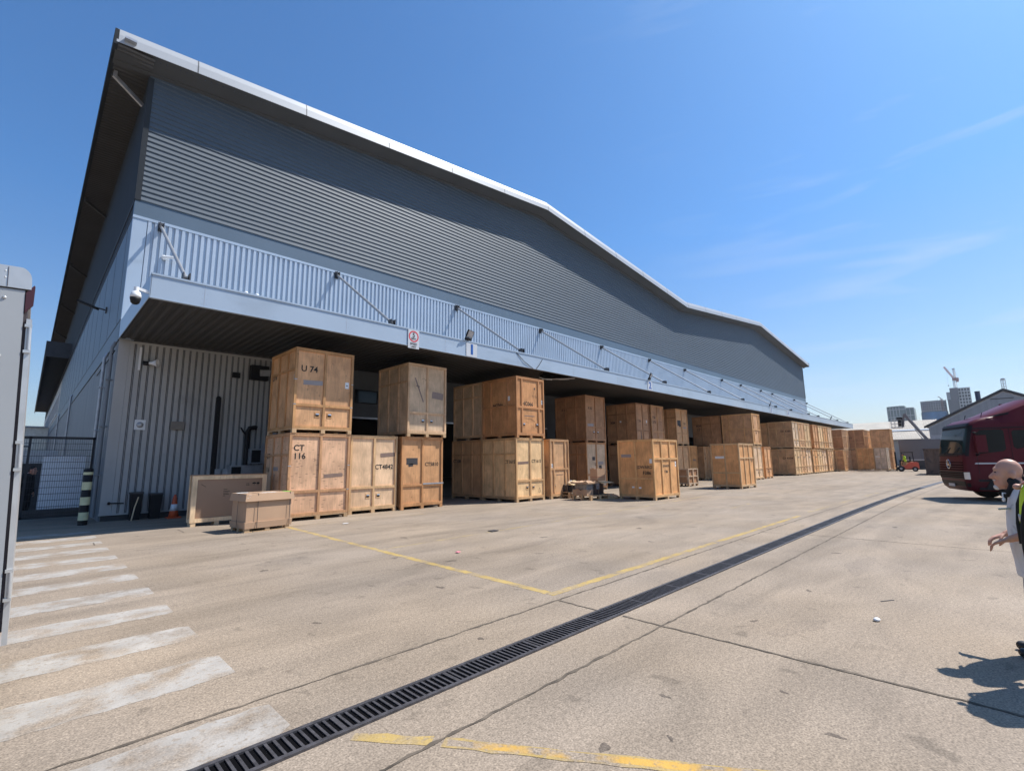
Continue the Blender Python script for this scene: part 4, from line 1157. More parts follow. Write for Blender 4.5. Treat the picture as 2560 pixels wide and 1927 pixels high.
text('5', 0.24, (0.24, -0.003, 0.50), 'front', M_INK, t); text('MPH', 0.105, (0.24, -0.003, 0.365), 'front', M_INK, t)
text('SPEED', 0.115, (0.24, -0.003, 0.165), 'front', M_INK, t); text('LIMIT', 0.10, (0.24, -0.003, 0.06), 'front', M_INKF, t)

def floodlight(x, y, z, rz, lab, tilt=35, s=1.0):
    t = thing('floodlight', lab, 'floodlight', (x, y, z), rz, 'floodlights on the canopy edge')
    ca, sa = math.cos(R(tilt)), math.sin(R(tilt))
    Rm = Matrix.Rotation(R(-tilt), 3, 'X')
    b = MB(); b.box(-.19 * s, -.03, 0.16, .19 * s, .03, .46)
    b.v = [tuple(Rm @ Vector(v)) for v in b.v]; hs = b.build('housing', M_BLACKP, t)
    b = MB(); b.box(-.165 * s, -.034, 0.18, .165 * s, -.029, .44); b.v = [tuple(Rm @ Vector(v)) for v in b.v]
    b.build('lens', M_STEEL, hs)
    b = MB(); b.box(-.16 * s, -.05, 0.02, .16 * s, .05, .15); b.v = [tuple(Rm @ Vector(v)) for v in b.v]; b.build('driver_box', M_BLACKP, t)
    b = MB(); b.bar((-.1, 0, 0), (-.1, 0.01, .12), 0.03, 0.02); b.bar((.1, 0, 0), (.1, 0.01, .12), 0.03, 0.02); b.build('bracket', M_DKSTEEL, t)
for x, lab in ((12.35, 'black floodlight with grey lens above dock number 1'), (27.15, 'black floodlight with grey lens above dock number 2'), (50.2, 'floodlight above dock number 3 on the canopy edge'), (74.9, 'farthest floodlight on the canopy edge')):
    floodlight(x, YF + 0.02, 6.60, R(18), lab, tilt=-24, s=1.15)
# dome camera on an arm at the canopy corner
t = thing('dome_camera', 'white dome camera with black lens on arm at canopy corner', 'camera', (XW - 0.28, YF + 0.06, 5.78))
b = MB(); b.bar((0.27, 0, 0.30), (0.0, 0, 0.36), 0.05, 0.07); b.tube([(0, 0, 0.38), (0, 0, 0.24)], 0.055, 14); b.build('arm', M_WHITE, t)
b = MB(); b.lathe((0, 0, 0), [(0.05, 0.27), (0.09, 0.25), (0.115, 0.17), (0.118, 0.10)], 20); b.build('housing', M_WHITE, t, True)
b = MB(); b.lathe((0, 0, 0), [(0.115, 0.10), (0.112, 0.06), (0.09, -0.03), (0.05, -0.065), (0.0, -0.07)], 20); b.build('lens_dome', M_BLACKP, t, True)
# bullet camera on the parapet
t = thing('bullet_camera', 'small white bullet camera on the ribbed parapet near the first strut', 'camera', (2.80, YW - 0.05, 9.14))
b = MB(); b.lathe((0, 0, 0), [(0.085, 0), (0.085, 0.05), (0.04, 0.11)], 16, axis=(0, -1, 0)); b.build('mount', M_WHITE, t)
b = MB(); b.tube([(0, -0.10, 0), (0.30, -0.26, 0.0)], 0.05, 14); b.build('housing', M_WHITE, t)
b = MB(); b.tube([(0.29, -0.255, 0), (0.36, -0.29, 0)], 0.055, 14); b.build('lens', M_BLACKP, t)
for x in (6.1, 6.4):
    t = thing('cowl_vent', 'tiny white cowl on the canopy top edge, %s of a pair' % ('left' if x < 6.2 else 'right'), 'vent', (x - 2.02, YF + 0.25, 6.61), 0, 'cowls on canopy')
    b = MB(); b.lathe((0, 0, 0), [(0.05, 0), (0.05, .05), (0.065, .07), (0.05, .11), (0.0, .13)], 12); b.build('cap', M_WHITE, t, True)
# loose cable on the fascia
b = MB(); b.tube([(15.2, YF - 0.01, 6.55), (15.7, YF - 0.03, 6.2), (16.3, YF - 0.02, 5.95)], 0.012, 6); b.tube([(17.0, YF - 0.01, 6.5), (16.75, YF - 0.03, 6.2), (16.5, YF - 0.02, 5.95)], 0.012, 6)
tag(b.build('loose_cable', M_BLACKP), 'thin dark cable drooping down the canopy fascia', 'cable')
# street style lamp on the west wall
t = thing('wall_lamp', 'dark wall lamp on arm high on the shaded side wall', 'lamp', (XW, 26.2, 8.3))
b = MB(); b.box(-0.06, -.1, -.12, 0, .1, .12); b.tube([(-0.05, 0, 0), (-0.35, 0, 0.05)], 0.03, 8); b.build('arm', M_DKSTEEL, t)
b = MB(); b.bar((-0.3, 0, 0.0), (-0.95, 0.25, 0.28), 0.22, 0.09); b.build('lamp_head', M_BLACKP, t)

# ------------------------------------------------------------------ fittings on the ribbed wall under the canopy
yw = YW - 0.05
ywf = YW * KB - 0.05
t = thing('horn_speaker', 'pale horn loudspeaker on the ribbed wall under the canopy', 'speaker', (2.62, yw, 5.2))
b = MB(); b.lathe((0.02, -.12, 0), [(0.05, 0), (0.05, .1), (0.09, .22), (0.15, .30), (0.14, .30), (0.03, .14)], 18, axis=(0.85, -0.5, 0.05)); b.build('horn', M_WHITE, t)
b = MB(); b.box(-.07, -.16, -.06, 0.06, 0, .06); b.tube([(-.1, -.1, 0), (0.05, -.14, 0)], .07, 12); b.build('driver', M_BLACKP, t)
tag(MB().box(2.40, yw - .05, 4.95, 2.46, yw, 5.75).build('conduit', M_WHITE), 'short white conduit left of the horn loudspeaker', 'conduit')
t = thing('passive_sensor', 'square grey plate with round sensor on the ribbed wall', 'sensor', (2.62, yw, 3.08))
MB().box(-.15, -.03, -.17, .15, 0, .17).build('plate', M_WHITE, t); MB().ball((0, -.04, 0), (.10, .05, .10), 14).build('sensor_dome', M_STEEL, t, True)
tag(MB().box(3.48, yw - .10, 2.95, 3.88, yw, 3.24).build('junction_box', mat('brown_grey_box', (0.21, 0.18, 0.15), 0.6)), 'brown grey junction box on the ribbed wall', 'box')
b = MB(); b.box(4.82, yw - .09, 0.2, 4.98, yw, 4.2); b.ball((4.90, yw - .045, 4.2), (.08, .045, .06), 10)
tag(b.build('cable_trunking', M_BLACKP), 'tall black trunking with rounded top on the ribbed wall', 'trunking')
t = thing('flue_pipe', 'bent black flue pipe rising behind the air conditioning units', 'flue', (5.95, yw - .15, 1.6))
b = MB(); b.tube([(0, 0, 0), (0, 0, 1.35), (.05, -.03, 1.48), (.22, -.05, 1.52), (.3, -.06, 1.5)], .085, 12); b.tube([(-.02, 0, 1.2), (-.16, 0, 1.35), (-.22, .08, 1.5)], .03, 8); b.build('pipe', M_BLACKP, t)
t = thing('canopy_lamp', 'boxy floodlight high on the wall behind the nearest stack', 'floodlight', (6.35, yw, 5.25))
MB().box(-.45, -.25, -.25, .2, 0, .32).build('housing', M_BLACKP, t); b = MB(); b.bar((-.15, -.3, .02), (.22, -.3, .06), .1, .24, (0, -.4, 1)); b.build('lens', M_STEEL, t)
tag(MB().box(5.30, yw - .1, 5.02, 5.56, yw, 5.22).build('alarm_box', M_BLACKP), 'small dark alarm box high on the ribbed wall', 'box')
for i, (x, z, w_, lab) in enumerate([(5.35, 1.1, 1.15, 'lower grey air conditioning unit beside the nearest crate stack'), (6.0, 1.72, 0.95, 'upper grey air conditioning unit beside the nearest crate stack')]):
    t = thing('air_conditioner', lab, 'air conditioner', (x, yw - .42, z), 0, 'air conditioning units')
    MB().box(0, 0, 0, w_, .4, .58).build('casing', M_STEEL, t); b = MB(); b.box(.06, -.006, .06, .38, .002, .52); b.build('grille', M_BLACKP, t)
    b = MB(); b.box(.05, .05, -.06, .12, .45, 0); b.box(w_ - .12, .05, -.06, w_ - .05, .45, 0); b.build('bracket', M_DKSTEEL, t)
for i, (x, lab) in enumerate([(4.95, 'left socket box low on the ribbed wall'), (5.2, 'right socket box low on the ribbed wall')]):
    tag(MB().box(x, yw - .12, 1.25, x + .17, yw, 1.55).build('socket_box', M_STEEL), lab, 'box', 'socket boxes')
for i, (x, h_, lab) in enumerate([(2.48, .82, 'dark narrow bin with a stick leaning on it, by the ribbed wall'), (3.0, .76, 'dark narrow bin right of the leaning stick, by the ribbed wall')]):
    t = thing('waste_bin', lab, 'bin', (x, ywf - .36, 0), 0, 'bins by the wall')
    b = MB(); b.add([(0.03, .03, 0), (.29, .03, 0), (.29, .27, 0), (.03, .27, 0), (0, 0, h_), (.32, 0, h_), (.32, .3, h_), (0, .3, h_)], [(0, 3, 2, 1), (0, 1, 5, 4), (1, 2, 6, 5), (2, 3, 7, 6), (3, 0, 4, 7)]); b.build('body', M_BLACKP, t)
    MB().box(-.015, -.015, h_, .335, .315, h_ + .05).build('lid', M_DKSTEEL, t)
b = MB(); b.tube([(2.52, ywf - .62, 0.0), (2.60, ywf - .42, .40), (2.68, ywf - .37, .72)], .018, 8)
tag(b.build('wooden_stick', M_PINE), 'pale stick leaning against the dark bin', 'stick')
b = MB(); b.tube([(2.05, yw - .02, .52), (2.42, yw - .02, .50)], .02, 8); b.ball((2.04, yw - .05, .52), .05, 10)
tag(b.build('hose_tap', M_BLACKP), 'dark tap with short pipe low on the ribbed wall', 'tap')
t = thing('traffic_cone', 'orange and white traffic cone by the ribbed wall', 'cone', (3.62, ywf - .6, 0))
MB().box(-.19, -.19, 0, .19, .19, .035).build('base', mat('cone_orange', (0.62, 0.10, 0.03), 0.5), t)
b = MB(); b.lathe((0, 0, 0.035), [(.145, 0), (.115, .2), (.055, .62), (.025, .72)], 18); b.build('body', bpy.data.materials['cone_orange'], t, True)
b = MB(); b.lathe((0, 0, 0.035), [(.121, .2), (.091, .41)], 18); b.build('white_sleeve', M_WHITE, t, True)

# everything fixed to the canopy or the wall sits on the building's own grid
for o in list(SC.objects):
    if o.parent is None and o.name.split('.')[0] in ('dock_number_sign', 'speed_limit_sign', 'floodlight', 'dome_camera', 'bullet_camera', 'cowl_vent', 'loose_cable', 'wall_lamp', 'horn_speaker', 'conduit',
            'passive_sensor', 'junction_box', 'cable_trunking', 'flue_pipe', 'canopy_lamp', 'alarm_box', 'air_conditioner', 'socket_box', 'hose_tap'):
        o.location = Vector((o.location.x * KB, o.location.y * KB, EYE + (o.location.z - EYE) * KB)); o.scale = (KB, KB, KB)

# ------------------------------------------------------------------ gate corner on the left
M_FENCE = mat('black_fence_paint', (0.016, 0.018, 0.024), 0.5)
gy = 21.6
t = thing('mesh_gate', 'black wire mesh gate with solid lower panel beside the warehouse corner', 'gate', (-1.2, gy, 0))
b = MB(); b.box(0, -.03, 2.60, 2.82, .03, 2.68); b.box(0, -.03, 0.10, 2.82, .03, 0.18)
for xa in (0, 1.22, 2.75): b.box(xa, -.03, .1, xa + .06, .03, 2.66)
b.build('gate_frame', M_FENCE, t)
b = MB(); x = 0.06
while x < 2.78:
    b.box(x, -.006, .18, x + .007, .001, 2.6); x += .055
z = .25
while z < 2.6:
    b.box(.06, -.010, z, 2.76, -.004, z + .012); b.box(.06, .002, z, 2.76, .008, z + .012); z += .2
b.build('wire_mesh', M_FENCE, t)
MB().box(.06, .012, .18, 2.76, .02, .38).build('lower_panel', M_DKSTEEL, t)
t = thing('gate_post', 'black square post holding the mesh gate bolt, left of the gate', 'post', (-0.16, gy - .12, 0))
MB().box(-.04, -.04, 0, .04, .04, 2.75).build('post', M_FENCE, t); b = MB(); b.tube([(-.02, -.05, 2.35), (.22, -.05, 2.35)], .02, 8); b.build('bolt', M_FENCE, t)
t = thing('white_sheet', 'large white sheet panel hung behind the black mesh gate', 'panel', (0.39, gy + .10, 0))
b = MB(); b.prism([(0.0, 0, .33), (1.06, 0, .36), (1.04, 0, 2.07), (0.0, 0, 2.04)], (0, .02, 0)); b.build('sheet', mat('white_sheet', (0.78, 0.82, 0.88), 0.5, var=0.04), t)
b = MB()
for q in ((.2, 1.92, .18, .05), (.72, 1.92, .18, .05), (.18, .42, .16, .05), (.8, .28, .05, .14)): b.box(q[0], -.012, q[1], q[0] + q[2], -.002, q[1] + q[3])
b.build('clip', M_WHITE, t)
t = thing('striped_bollard', 'black and pale yellow striped steel bollard at the warehouse corner', 'bollard', (1.37, 19.3, 0))
mb_y = mat('bollard_pale', (0.62, 0.60, 0.36), 0.5, var=0.12, scale=5)
b = MB(); b.lathe((0, 0, 0), [(.115, 0), (.115, 1.62), (.10, 1.64), (0, 1.645)], 22); b.build('post', M_BLACKP, t, 'auto')
for z0, dz in ((0.14, .23), (0.58, .23), (1.02, .23), (1.46, .08)): MB().lathe((0, 0, 0), [(.117, z0), (.117, z0 + dz)], 22).build('pale_band', mb_y, t, 'auto')
# dark skip and clutter behind the gate
t = thing('dark_container', 'dark waste container with grey lid bar behind the mesh gate', 'container', (-1.2, 26.5, 0))
MB().box(0, 0, 0, 2.5, 2.2, 1.5).build('body', M_DKSTEEL, t); MB().box(0.55, -.1, 1.85, 2.1, .35, 2.35).build('lid_bar', M_STEEL, t); MB().box(.7, 0, 1.5, 1.95, .2, 1.85).build('frame', M_DKSTEEL, t)
t = thing('corrugated_shed', 'low pale corrugated shed in sunlight far behind the mesh gate', 'shed', (-14, 90, 0))
b = MB(); x = 0
while x < 17:
    b.box(x, 0, 0, x + .35, .2, 6.9); b.box(x + .35, .06, 0, x + .55, .2, 6.9); x += .55
b.build('wall', mat('sunlit_cream_sheet', (0.78, 0.76, 0.68), .6), t); MB().box(-.2, -.2, 6.9, 17.4, 14, 7.1).build('roof', M_ROOFTRIM, t); MB().box(-.1, -.05, 0, 17.3, 0.05, 1.4).build('brick_base', mat('dull_brick', (0.30, 0.15, 0.10), 0.8, var=.2, scale=6), t)
hb = MB(); rn = random.Random(9); prev = None; pts = []
for k in range(41):
    x = -260 + k * 16; pts.append((x, 480, 24 + 9 * math.sin(k * .41) + 6 * math.sin(k * 1.13 + 1)))
for a, c in zip(pts, pts[1:]): hb.poly([(a[0], 480, 0), (c[0], 480, 0), (c[0], 520, c[2]), (a[0], 520, a[2])]); hb.poly([(a[0], 520, a[2]), (c[0], 520, c[2]), (c[0], 640, 0), (a[0], 640, 0)])
struct(hb.build('hills', mat('hazy_hill', (0.16, 0.17, 0.17), 0.9, var=.2, scale=.02)))

# ------------------------------------------------------------------ waste pallets, flattened cardboard, small box
def pallet(x, y, z, rz, lab, name='pallet', w=1.2, d=1.0, grp='waste pallets'):
    t = thing(name, lab, 'pallet', (x, y, z), R(rz), grp)
    b = MB()
    for ya in (0, d / 2 - .05, d - .1):
        b.box(0, ya, 0, w, ya + .1, .02)
        for xa in (0, w / 2 - .06, w - .12): b.box(xa, ya, .02, xa + .12, ya + .1, .10)
        b.box(0, ya, .10, w, ya + .1, .118)
    b.build('base_blocks', M_PALLET, t)
    b = MB()
    for k in range(7): b.box(k * (w - .1) / 6, 0, .118, k * (w - .1) / 6 + .1, d, .138)
    b.build('deck_board', M_PALLET, t)
    return t
pallet(17.05, 12.30, 0, -4, 'low pallet under flattened black wrapped waste, beside crate F386', w=1.3, d=1.05).scale = (1, 1, 1.5)
pallet(17.6, 14.9, 0, 6, 'rear pallet in a low pile behind the wrapped waste, bottom one', w=1.2, d=1.0)
pallet(17.62, 14.92, .139, 3, 'rear pallet in a low pile behind the wrapped waste, second one', w=1.2, d=1.0)
pallet(17.58, 14.9, .278, 8, 'rear pallet in a low pile behind the wrapped waste, top one', w=1.2, d=1.0)
def slab(name, lab, cat, m, loc, rz, w, d, h, wav=.03, seed=1, n=7, tilt=(0, 0)):
    """a sagging, crumpled slab (flattened cartons, wrapped board)"""
    rn = random.Random(seed); b = MB(); top = {}; 
    for i in range(n + 1):
        for j in range(n + 1):
            e = 1 if i in (0, n) or j in (0, n) else 0
            top[i, j] = (w * i / n + rn.uniform(-.01, .01) * w * e, d * j / n + rn.uniform(-.01, .01) * d * e, h + rn.uniform(-wav, wav) - e * wav * rn.uniform(0, 1.2) + tilt[0] * i / n + tilt[1] * j / n)
    for i in range(n):
        for j in range(n): b.poly([top[i, j], top[i + 1, j], top[i + 1, j + 1], top[i, j + 1]])
    ring = [(i, 0) for i in range(n)] + [(n, j) for j in range(n)] + [(i, n) for i in range(n, 0, -1)] + [(0, j) for j in range(n, 0, -1)]
    for k in range(len(ring)):
        p, q = top[ring[k]], top[ring[(k + 1) % len(ring)]]
        b.poly([(p[0], p[1], 0), (q[0], q[1], 0), q, p])
    o = b.build(name, m); o.location = loc; o.rotation_euler = (0, 0, R(rz))
    return tag(o, lab, cat)
M_WRAP = mat('black_wrap', (0.03, 0.03, 0.034), 0.28, var=.4, scale=6, bump=.5)
slab('cardboard_bale', 'flattened brown cardboard bale lying on the low pallet', 'cardboard', M_CARDD, (17.08, 12.52, .208), -4, .80, .8, .24, .03, 4)
slab('wrapped_board', 'black plastic wrapped boards stacked on the low pallet', 'waste', M_WRAP, (17.50, 12.44, .208), 3, .80, .8, .46, .035, 6)
slab('wrapped_board', 'grey film wrapped bundle on the flattened cardboard bale', 'waste', mat('grey_wrap', (0.20, 0.20, 0.21), .25, var=.3, scale=5, bump=.5), (17.12, 12.56, .44), -10, .8, .7, .26, .03, 16)
slab('cardboard_sheet', 'curled open cardboard sheet on top of the wrapped boards', 'cardboard', M_CARD, (17.0, 12.36, .69), 5, 1.35, .9, .10, .035, 8, tilt=(-.04, .02))
slab('cardboard_flap', 'pale cardboard flap sticking out over the wrapped boards', 'cardboard', mat('pale_card', (0.52, 0.39, 0.22), .7), (17.85, 12.1, .70), -12, .6, .34, .012, .012, 9, tilt=(0, .05))
t = thing('cardboard_box', 'brown cardboard box with wavy open top standing on the waste pile', 'box', (17.76, 12.42, .80), R(-6))
b = MB(); Wb, Db, Hb = .52, .42, .52
rn = random.Random(2); n = 6
def wave(k, side): return Hb + .03 * math.sin(k * 1.9 + side) + rn.uniform(-.015, .015)
for side, (p, q) in enumerate([((0, 0), (Wb, 0)), ((Wb, 0), (Wb, Db)), ((Wb, Db), (0, Db)), ((0, Db), (0, 0))]):
    prevz = Hb
    for k in range(n):
        a = (p[0] + (q[0] - p[0]) * k / n, p[1] + (q[1] - p[1]) * k / n); c = (p[0] + (q[0] - p[0]) * (k + 1) / n, p[1] + (q[1] - p[1]) * (k + 1) / n)
        z1 = Hb if k == n - 1 else wave(k + 1, side)
        b.poly([(a[0], a[1], 0), (c[0], c[1], 0), (c[0], c[1], z1), (a[0], a[1], prevz)]); prevz = z1
b.poly([(0, 0, Hb - .06), (Wb, 0, Hb - .06), (Wb, Db, Hb - .06), (0, Db, Hb - .06)])
b.build('box_body', M_CARD, t)
b = MB(); b.box(-.003, -.003, .15, Wb + .003, Db + .003, .165); b.build('tape_band', M_SIGNRED if False else mat('red_tape', (.33, .10, .06), .5), t)
pallet(17.45, 13.75, 0, 2, 'half hidden low pallet between narrow tan crate and wrapped waste, lower one', w=1.0, d=1.0)
pallet(17.47, 13.75, .139, -3, 'half hidden low pallet between narrow tan crate and wrapped waste, upper one', w=1.0, d=1.0)
slab('cardboard_bale', 'grey brown layered cardboard behind the wrapped waste', 'cardboard', M_CARDD, (16.9, 14.6, .0), 4, .65, .9, .62, .04, 12)
slab('wrapped_board', 'dark wrapped boards behind the low pallet, by the narrow crate', 'waste', M_WRAP, (17.55, 13.9, 0.28), -3, .8, .8, .32, .04, 13)
slab('plastic_film', 'crumpled white plastic film on the rear waste pile', 'waste', mat('white_film', (0.72, 0.72, 0.74), .3, bump=.6, scale=6), (17.95, 13.95, .62), 10, .45, .4, .10, .05, 14)
slab('cardboard_flap', 'pale open flap leaning on the rear waste pile', 'cardboard', bpy.data.materials['pale_card'], (17.55, 13.6, .58), -8, .42, .36, .012, .015, 15, tilt=(.1, .12))
t = thing('cardboard_box', 'small cardboard box half hidden behind the narrow tan crate', 'box', (17.55, 14.9, .42), R(5))
MB().box(0, 0, 0, .55, .45, .42).build('box_body', M_CARD, t); MB().box(-.003, -.003, .16, .553, .453, .175).build('tape_band', bpy.data.materials['red_tape'], t)
slab('pallet_board', 'loose splintered pallet boards on the ground left of crate F386', 'boards', M_PALLET, (18.35, 11.95, 0), 12, .8, .5, .12, .03, 21, tilt=(-.05, .06))
slab('pallet_board', 'leaning pallet board fragment behind crate F386', 'boards', M_PALLET, (18.3, 12.6, 0), -20, .9, .4, .25, .04, 22, tilt=(-.12, .0))
# grey door leaf glimpsed between the stacks
t = thing('door_leaf', 'tall grey door leaf standing open between the first two stacks', 'door', (24.75, YW - 1.3, 0))
MB().box(0, 0, 0, .10, 1.25, 5.4).build('leaf', M_GREYWALL, t); MB().box(-.03, .1, 0, 0, .18, 5.4).build('edge_rail', M_STEEL, t); MB().box(-.03, .7, 0, 0, .78, 5.4).build('edge_rail', M_STEEL, t)
# lit tubes inside the bay
for i, (x, y, z, l, c_, lab) in enumerate([(15.0, 31, 5.05, 3.2, (0.75, 0.95, 1.0), 'cool white strip light glowing inside the dark bay'), (16.9, 30.0, 5.35, .9, (1.0, 0.95, 0.65), 'warm strip light glowing inside the dark bay')]):
    t = thing('strip_light', lab, 'light', (x, y, z), 0, 'strip lights in the bay')
    MB().box(0, 0, 0.05, l, .14, .12).build('fitting', M_WHITE, t); MB().box(0.03, .02, 0, l - .03, .12, .05).build('tube', emit('tube_light', c_, 3.0), t)

# ------------------------------------------------------------------ litter
rn = random.Random(31)
b = MB(); b.ball((0, 0, .016), (.045, .032, .018), 10)
o = b.build('litter', M_WHITE, None, True); o.location = (6.45, 1.07, 0); tag(o, 'small white crumpled scrap lying on the open concrete', 'litter')
o = MB().box(-.05, -.03, .0, .05, .03, .012).build('litter', mat('pink_scrap', (.75, .25, .3), .6)); o.location = (5.95, 7.4, 0.011); o.rotation_euler = (0, 0, .4); tag(o, 'tiny pink scrap inside the marked bay', 'litter')
o = MB().box(-.09, -.03, .0, .09, .03, .008).build('litter', M_WHITE); o.location = (6.6, 13.3, 0.011); o.rotation_euler = (0, 0, .2); tag(o, 'white paper scrap on concrete in front of crate CT 116', 'litter')
o = MB().box(-.11, -.08, .0, .11, .08, .012).build('drain_cover', M_IRON); o.location = (8.3, 8.95, 0.011); tag(o, 'small dark metal cover on the faded bay line', 'cover')
o = MB().box(-.10, -.004, .0, .10, .004, .006).build('litter', M_DKSTEEL); o.location = (7.4, 1.1, 0.001); o.rotation_euler = (0, 0, -.55); tag(o, 'thin dark twig on the concrete near the man', 'litter')
# ------------------------------------------------------------------ grey box lorry at the left edge
M_LORRY = mat('grey_lorry_panel', (0.36, 0.37, 0.375), 0.42, 0.1, var=0.04, scale=1.5)
M_ALU = mat('dull_aluminium', (0.55, 0.55, 0.54), 0.38, 0.55, var=0.12, scale=5)
M_GREASE = mat('dark_seal', (0.05, 0.04, 0.045), 0.7, var=0.3)
M_RUBBER = mat('tyre_rubber', (0.018, 0.018, 0.019), 0.8, var=0.2)
lt = thing('box_lorry', 'grey riveted box lorry with rounded top corner and hinges, cut off at the left edge', 'lorry', (0.062, 4.62, 0), R(1.0))
lt.rotation_euler = (0, R(-2.7), R(0))
b = MB(); b.box(-6.2, 0.02, 0.70, -0.045, 2.4, 2.92)
b.build('box_body', M_LORRY, lt)
b = MB(); b.box(-0.165, 0.004, 0.33, -0.045, 0.02, 2.915); b.box(-6.2, 0.010, 0.33, -0.18, 0.02, 2.915); b.build('side_panel', M_LORRY, lt)
b = MB(); b.box(-0.045, 0.03, 0.66, -0.028, 2.37, 2.92); b.build('door_seal', M_GREASE, lt)
b = MB(); b.box(-0.028, 0.012, 0.58, 0.0, 2.38, 2.72); b.build('rear_door', M_ALU, lt)
# rounded aluminium cap rail
b = MB(); prof = []
for k in range(9):
    a = math.pi / 2 * k / 8
    prof.append((-0.075 + 0.06 * math.sin(a) * 1.0, 2.99 + 0.085 * math.cos(a)))
sec = [(-6.2, 3.08), (-0.2, 3.075)] + prof + [(-0.015, 2.925), (-6.2, 2.925)]
b.prism([(p[0], -0.004, p[1]) for p in sec], (0, 2.41, 0)); b.build('top_rail', M_ALU, lt)
b = MB(); b.box(-0.1335, -0.0065, 2.93, -0.130, 0.0, 3.065); b.build('rail_seam', M_GREASE, lt)
b = MB()
for x_, z_ in [(-0.14, 2.85), (-0.145, 2.45), (-0.15, 2.05), (-0.152, 1.65), (-0.153, 1.25), (-0.153, 0.9), (-0.145, 2.99), (-0.146, 3.035)]:
    b.ball((x_, 0.002, z_), (.011, .008, .011), 10)
b.build('rivet', M_ALU, lt, True)
for z_ in (2.58, 1.78, 0.95):
    b = MB(); b.tube([(-0.008, 0.004, z_ - .08), (-0.008, 0.004, z_ + .08)], .010, 10)
    b.box(-.034, -.004, z_ - .10, .003, .02, z_ - .08); b.box(-.034, -.004, z_ + .08, .003, .02, z_ + .10); b.build('door_hinge', M_ALU, lt)
b = MB(); b.prism([(-.04, 0, 2.90), (-.002, 0, 2.96), (.004, 0, 2.95), (.0, 0, 2.82), (-.04, 0, 2.76)], (0, .03, 0)); b.build('marker_lamp', mat('dull_red_lens', (.06, .015, .02), .4), lt)
b = MB(); b.box(-6.2, 0.25, 0.45, -0.06, 2.15, 0.68); b.box(-0.13, 0.05, 0.50, -0.058, 2.35, 0.68); b.build('chassis', M_DKSTEEL, lt)
for xw in (-1.4, -5.2):
    for yw_ in (0.18, 2.22):
        w_ = MB(); w_.lathe((xw, yw_ - .13, .40), [(.18, 0), (.36, .0), (.40, .04), (.40, .22), (.36, .26), (.18, .26)], 28, axis=(0, 1, 0)); wo_ = w_.build('wheel', M_RUBBER, lt, 'auto')
        w_ = MB(); w_.lathe((xw, yw_ - .135, .40), [(.0, 0), (.2, .0), (.22, .03), (.22, .24), (.2, .27), (0, .27)], 20, axis=(0, 1, 0)); w_.build('rim', M_ALU, wo_)
b = MB(); b.box(-8.0, 0.1, 0.5, -6.3, 2.3, 2.5); b.build('cab', M_LORRY, lt)
b = MB(); b.box(-8.03, .25, 1.5, -7.98, 2.15, 2.35); b.box(-7.8, .085, 1.5, -6.9, 0.1, 2.3); b.build('window', M_GLASS, lt)

# ------------------------------------------------------------------ burgundy tractor unit
M_BURG = mat('burgundy_paint', (0.10, 0.015, 0.022), 0.38, 0.0, var=0.06, scale=1, spec=0.14)
M_BURGD = mat('burgundy_plastic', (0.03, 0.009, 0.013), 0.8, spec=0.03, var=0.2, scale=4)
M_SCREEN = mat('windscreen_glass', (0.02, 0.04, 0.042), 0.06, spec=0.3)
M_CHROME = mat('chrome', (0.75, 0.76, 0.78), 0.15, 1.0)
M_LAMP = mat('headlight_lens', (0.70, 0.72, 0.74), 0.12, 0.3, spec=0.8)
tk = thing('lorry_cab', 'burgundy tractor unit lorry with star badge and roof spoiler, facing the far warehouse', 'lorry', (26.06, 1.27, 0), R(111))
SEC = [(0.36, -.16, 1.12), (0.50, -.04, 1.20), (0.75, 0.0, 1.24), (1.05, 0.01, 1.25), (1.70, -.04, 1.25), (2.30, -.15, 1.245), (2.78, -.28, 1.23), (2.92, -.38, 1.20), (3.05, -.60, 1.13), (3.14, -1.0, 1.02), (3.17, -1.5, .92)]
XB, RC = -2.28, 0.22
def sect(z):
    for a, c in zip(SEC, SEC[1:]):
        if z <= c[0]:
            t_ = (z - a[0]) / (c[0] - a[0]); return a[1] + (c[1] - a[1]) * t_, a[2] + (c[2] - a[2]) * t_
    return SEC[-1][1], SEC[-1][2]
NP = 9
def perim(z, off=0.0):
    """from rear left corner, round the front, to rear right; returns points and count"""
    xf, hw = sect(z); r_ = min(RC, hw * .5); pts = []
    hw += off; xf += off
    for k in range(6): pts.append((XB + (xf - r_ - XB) * k / 6, hw))
    for k in range(NP + 1):
        a = math.pi / 2 * k / NP; pts.append((xf - r_ + r_ * math.sin(a), hw - r_ + r_ * math.cos(a)))
    for k in range(1, 8): pts.append((xf + 0.02 * math.sin(math.pi * k / 8), (hw - r_) * (1 - 2 * k / 8)))
    for k in range(NP + 1):
        a = math.pi / 2 * k / NP; pts.append((xf - r_ + r_ * math.cos(a), -(hw - r_ + r_ * math.sin(a))))
    for k in range(5, -1, -1): pts.append((XB + (xf - r_ - XB) * k / 6, -hw))
    return [(p[0], p[1], z) for p in pts]
b = MB(); zz = [s[0] for s in SEC]; zz = sorted(set(zz + [1.4, 2.0, 2.55])); ring = [perim(z) for z in zz]; npt = len(ring[0]); vs = [p for q in ring for p in q]; fs = []
for i in range(len(ring) - 1):
    for k in range(npt):
        k2 = (k + 1) % npt; fs.append((i * npt + k, (i + 1) * npt + k, (i + 1) * npt + k2, i * npt + k2))
fs.append(tuple(range(npt))); fs.append(tuple(range((len(ring) - 1) * npt, len(ring) * npt))[::-1])
b.add(vs, fs); b.build('cab_body', M_BURG, tk, 'auto')
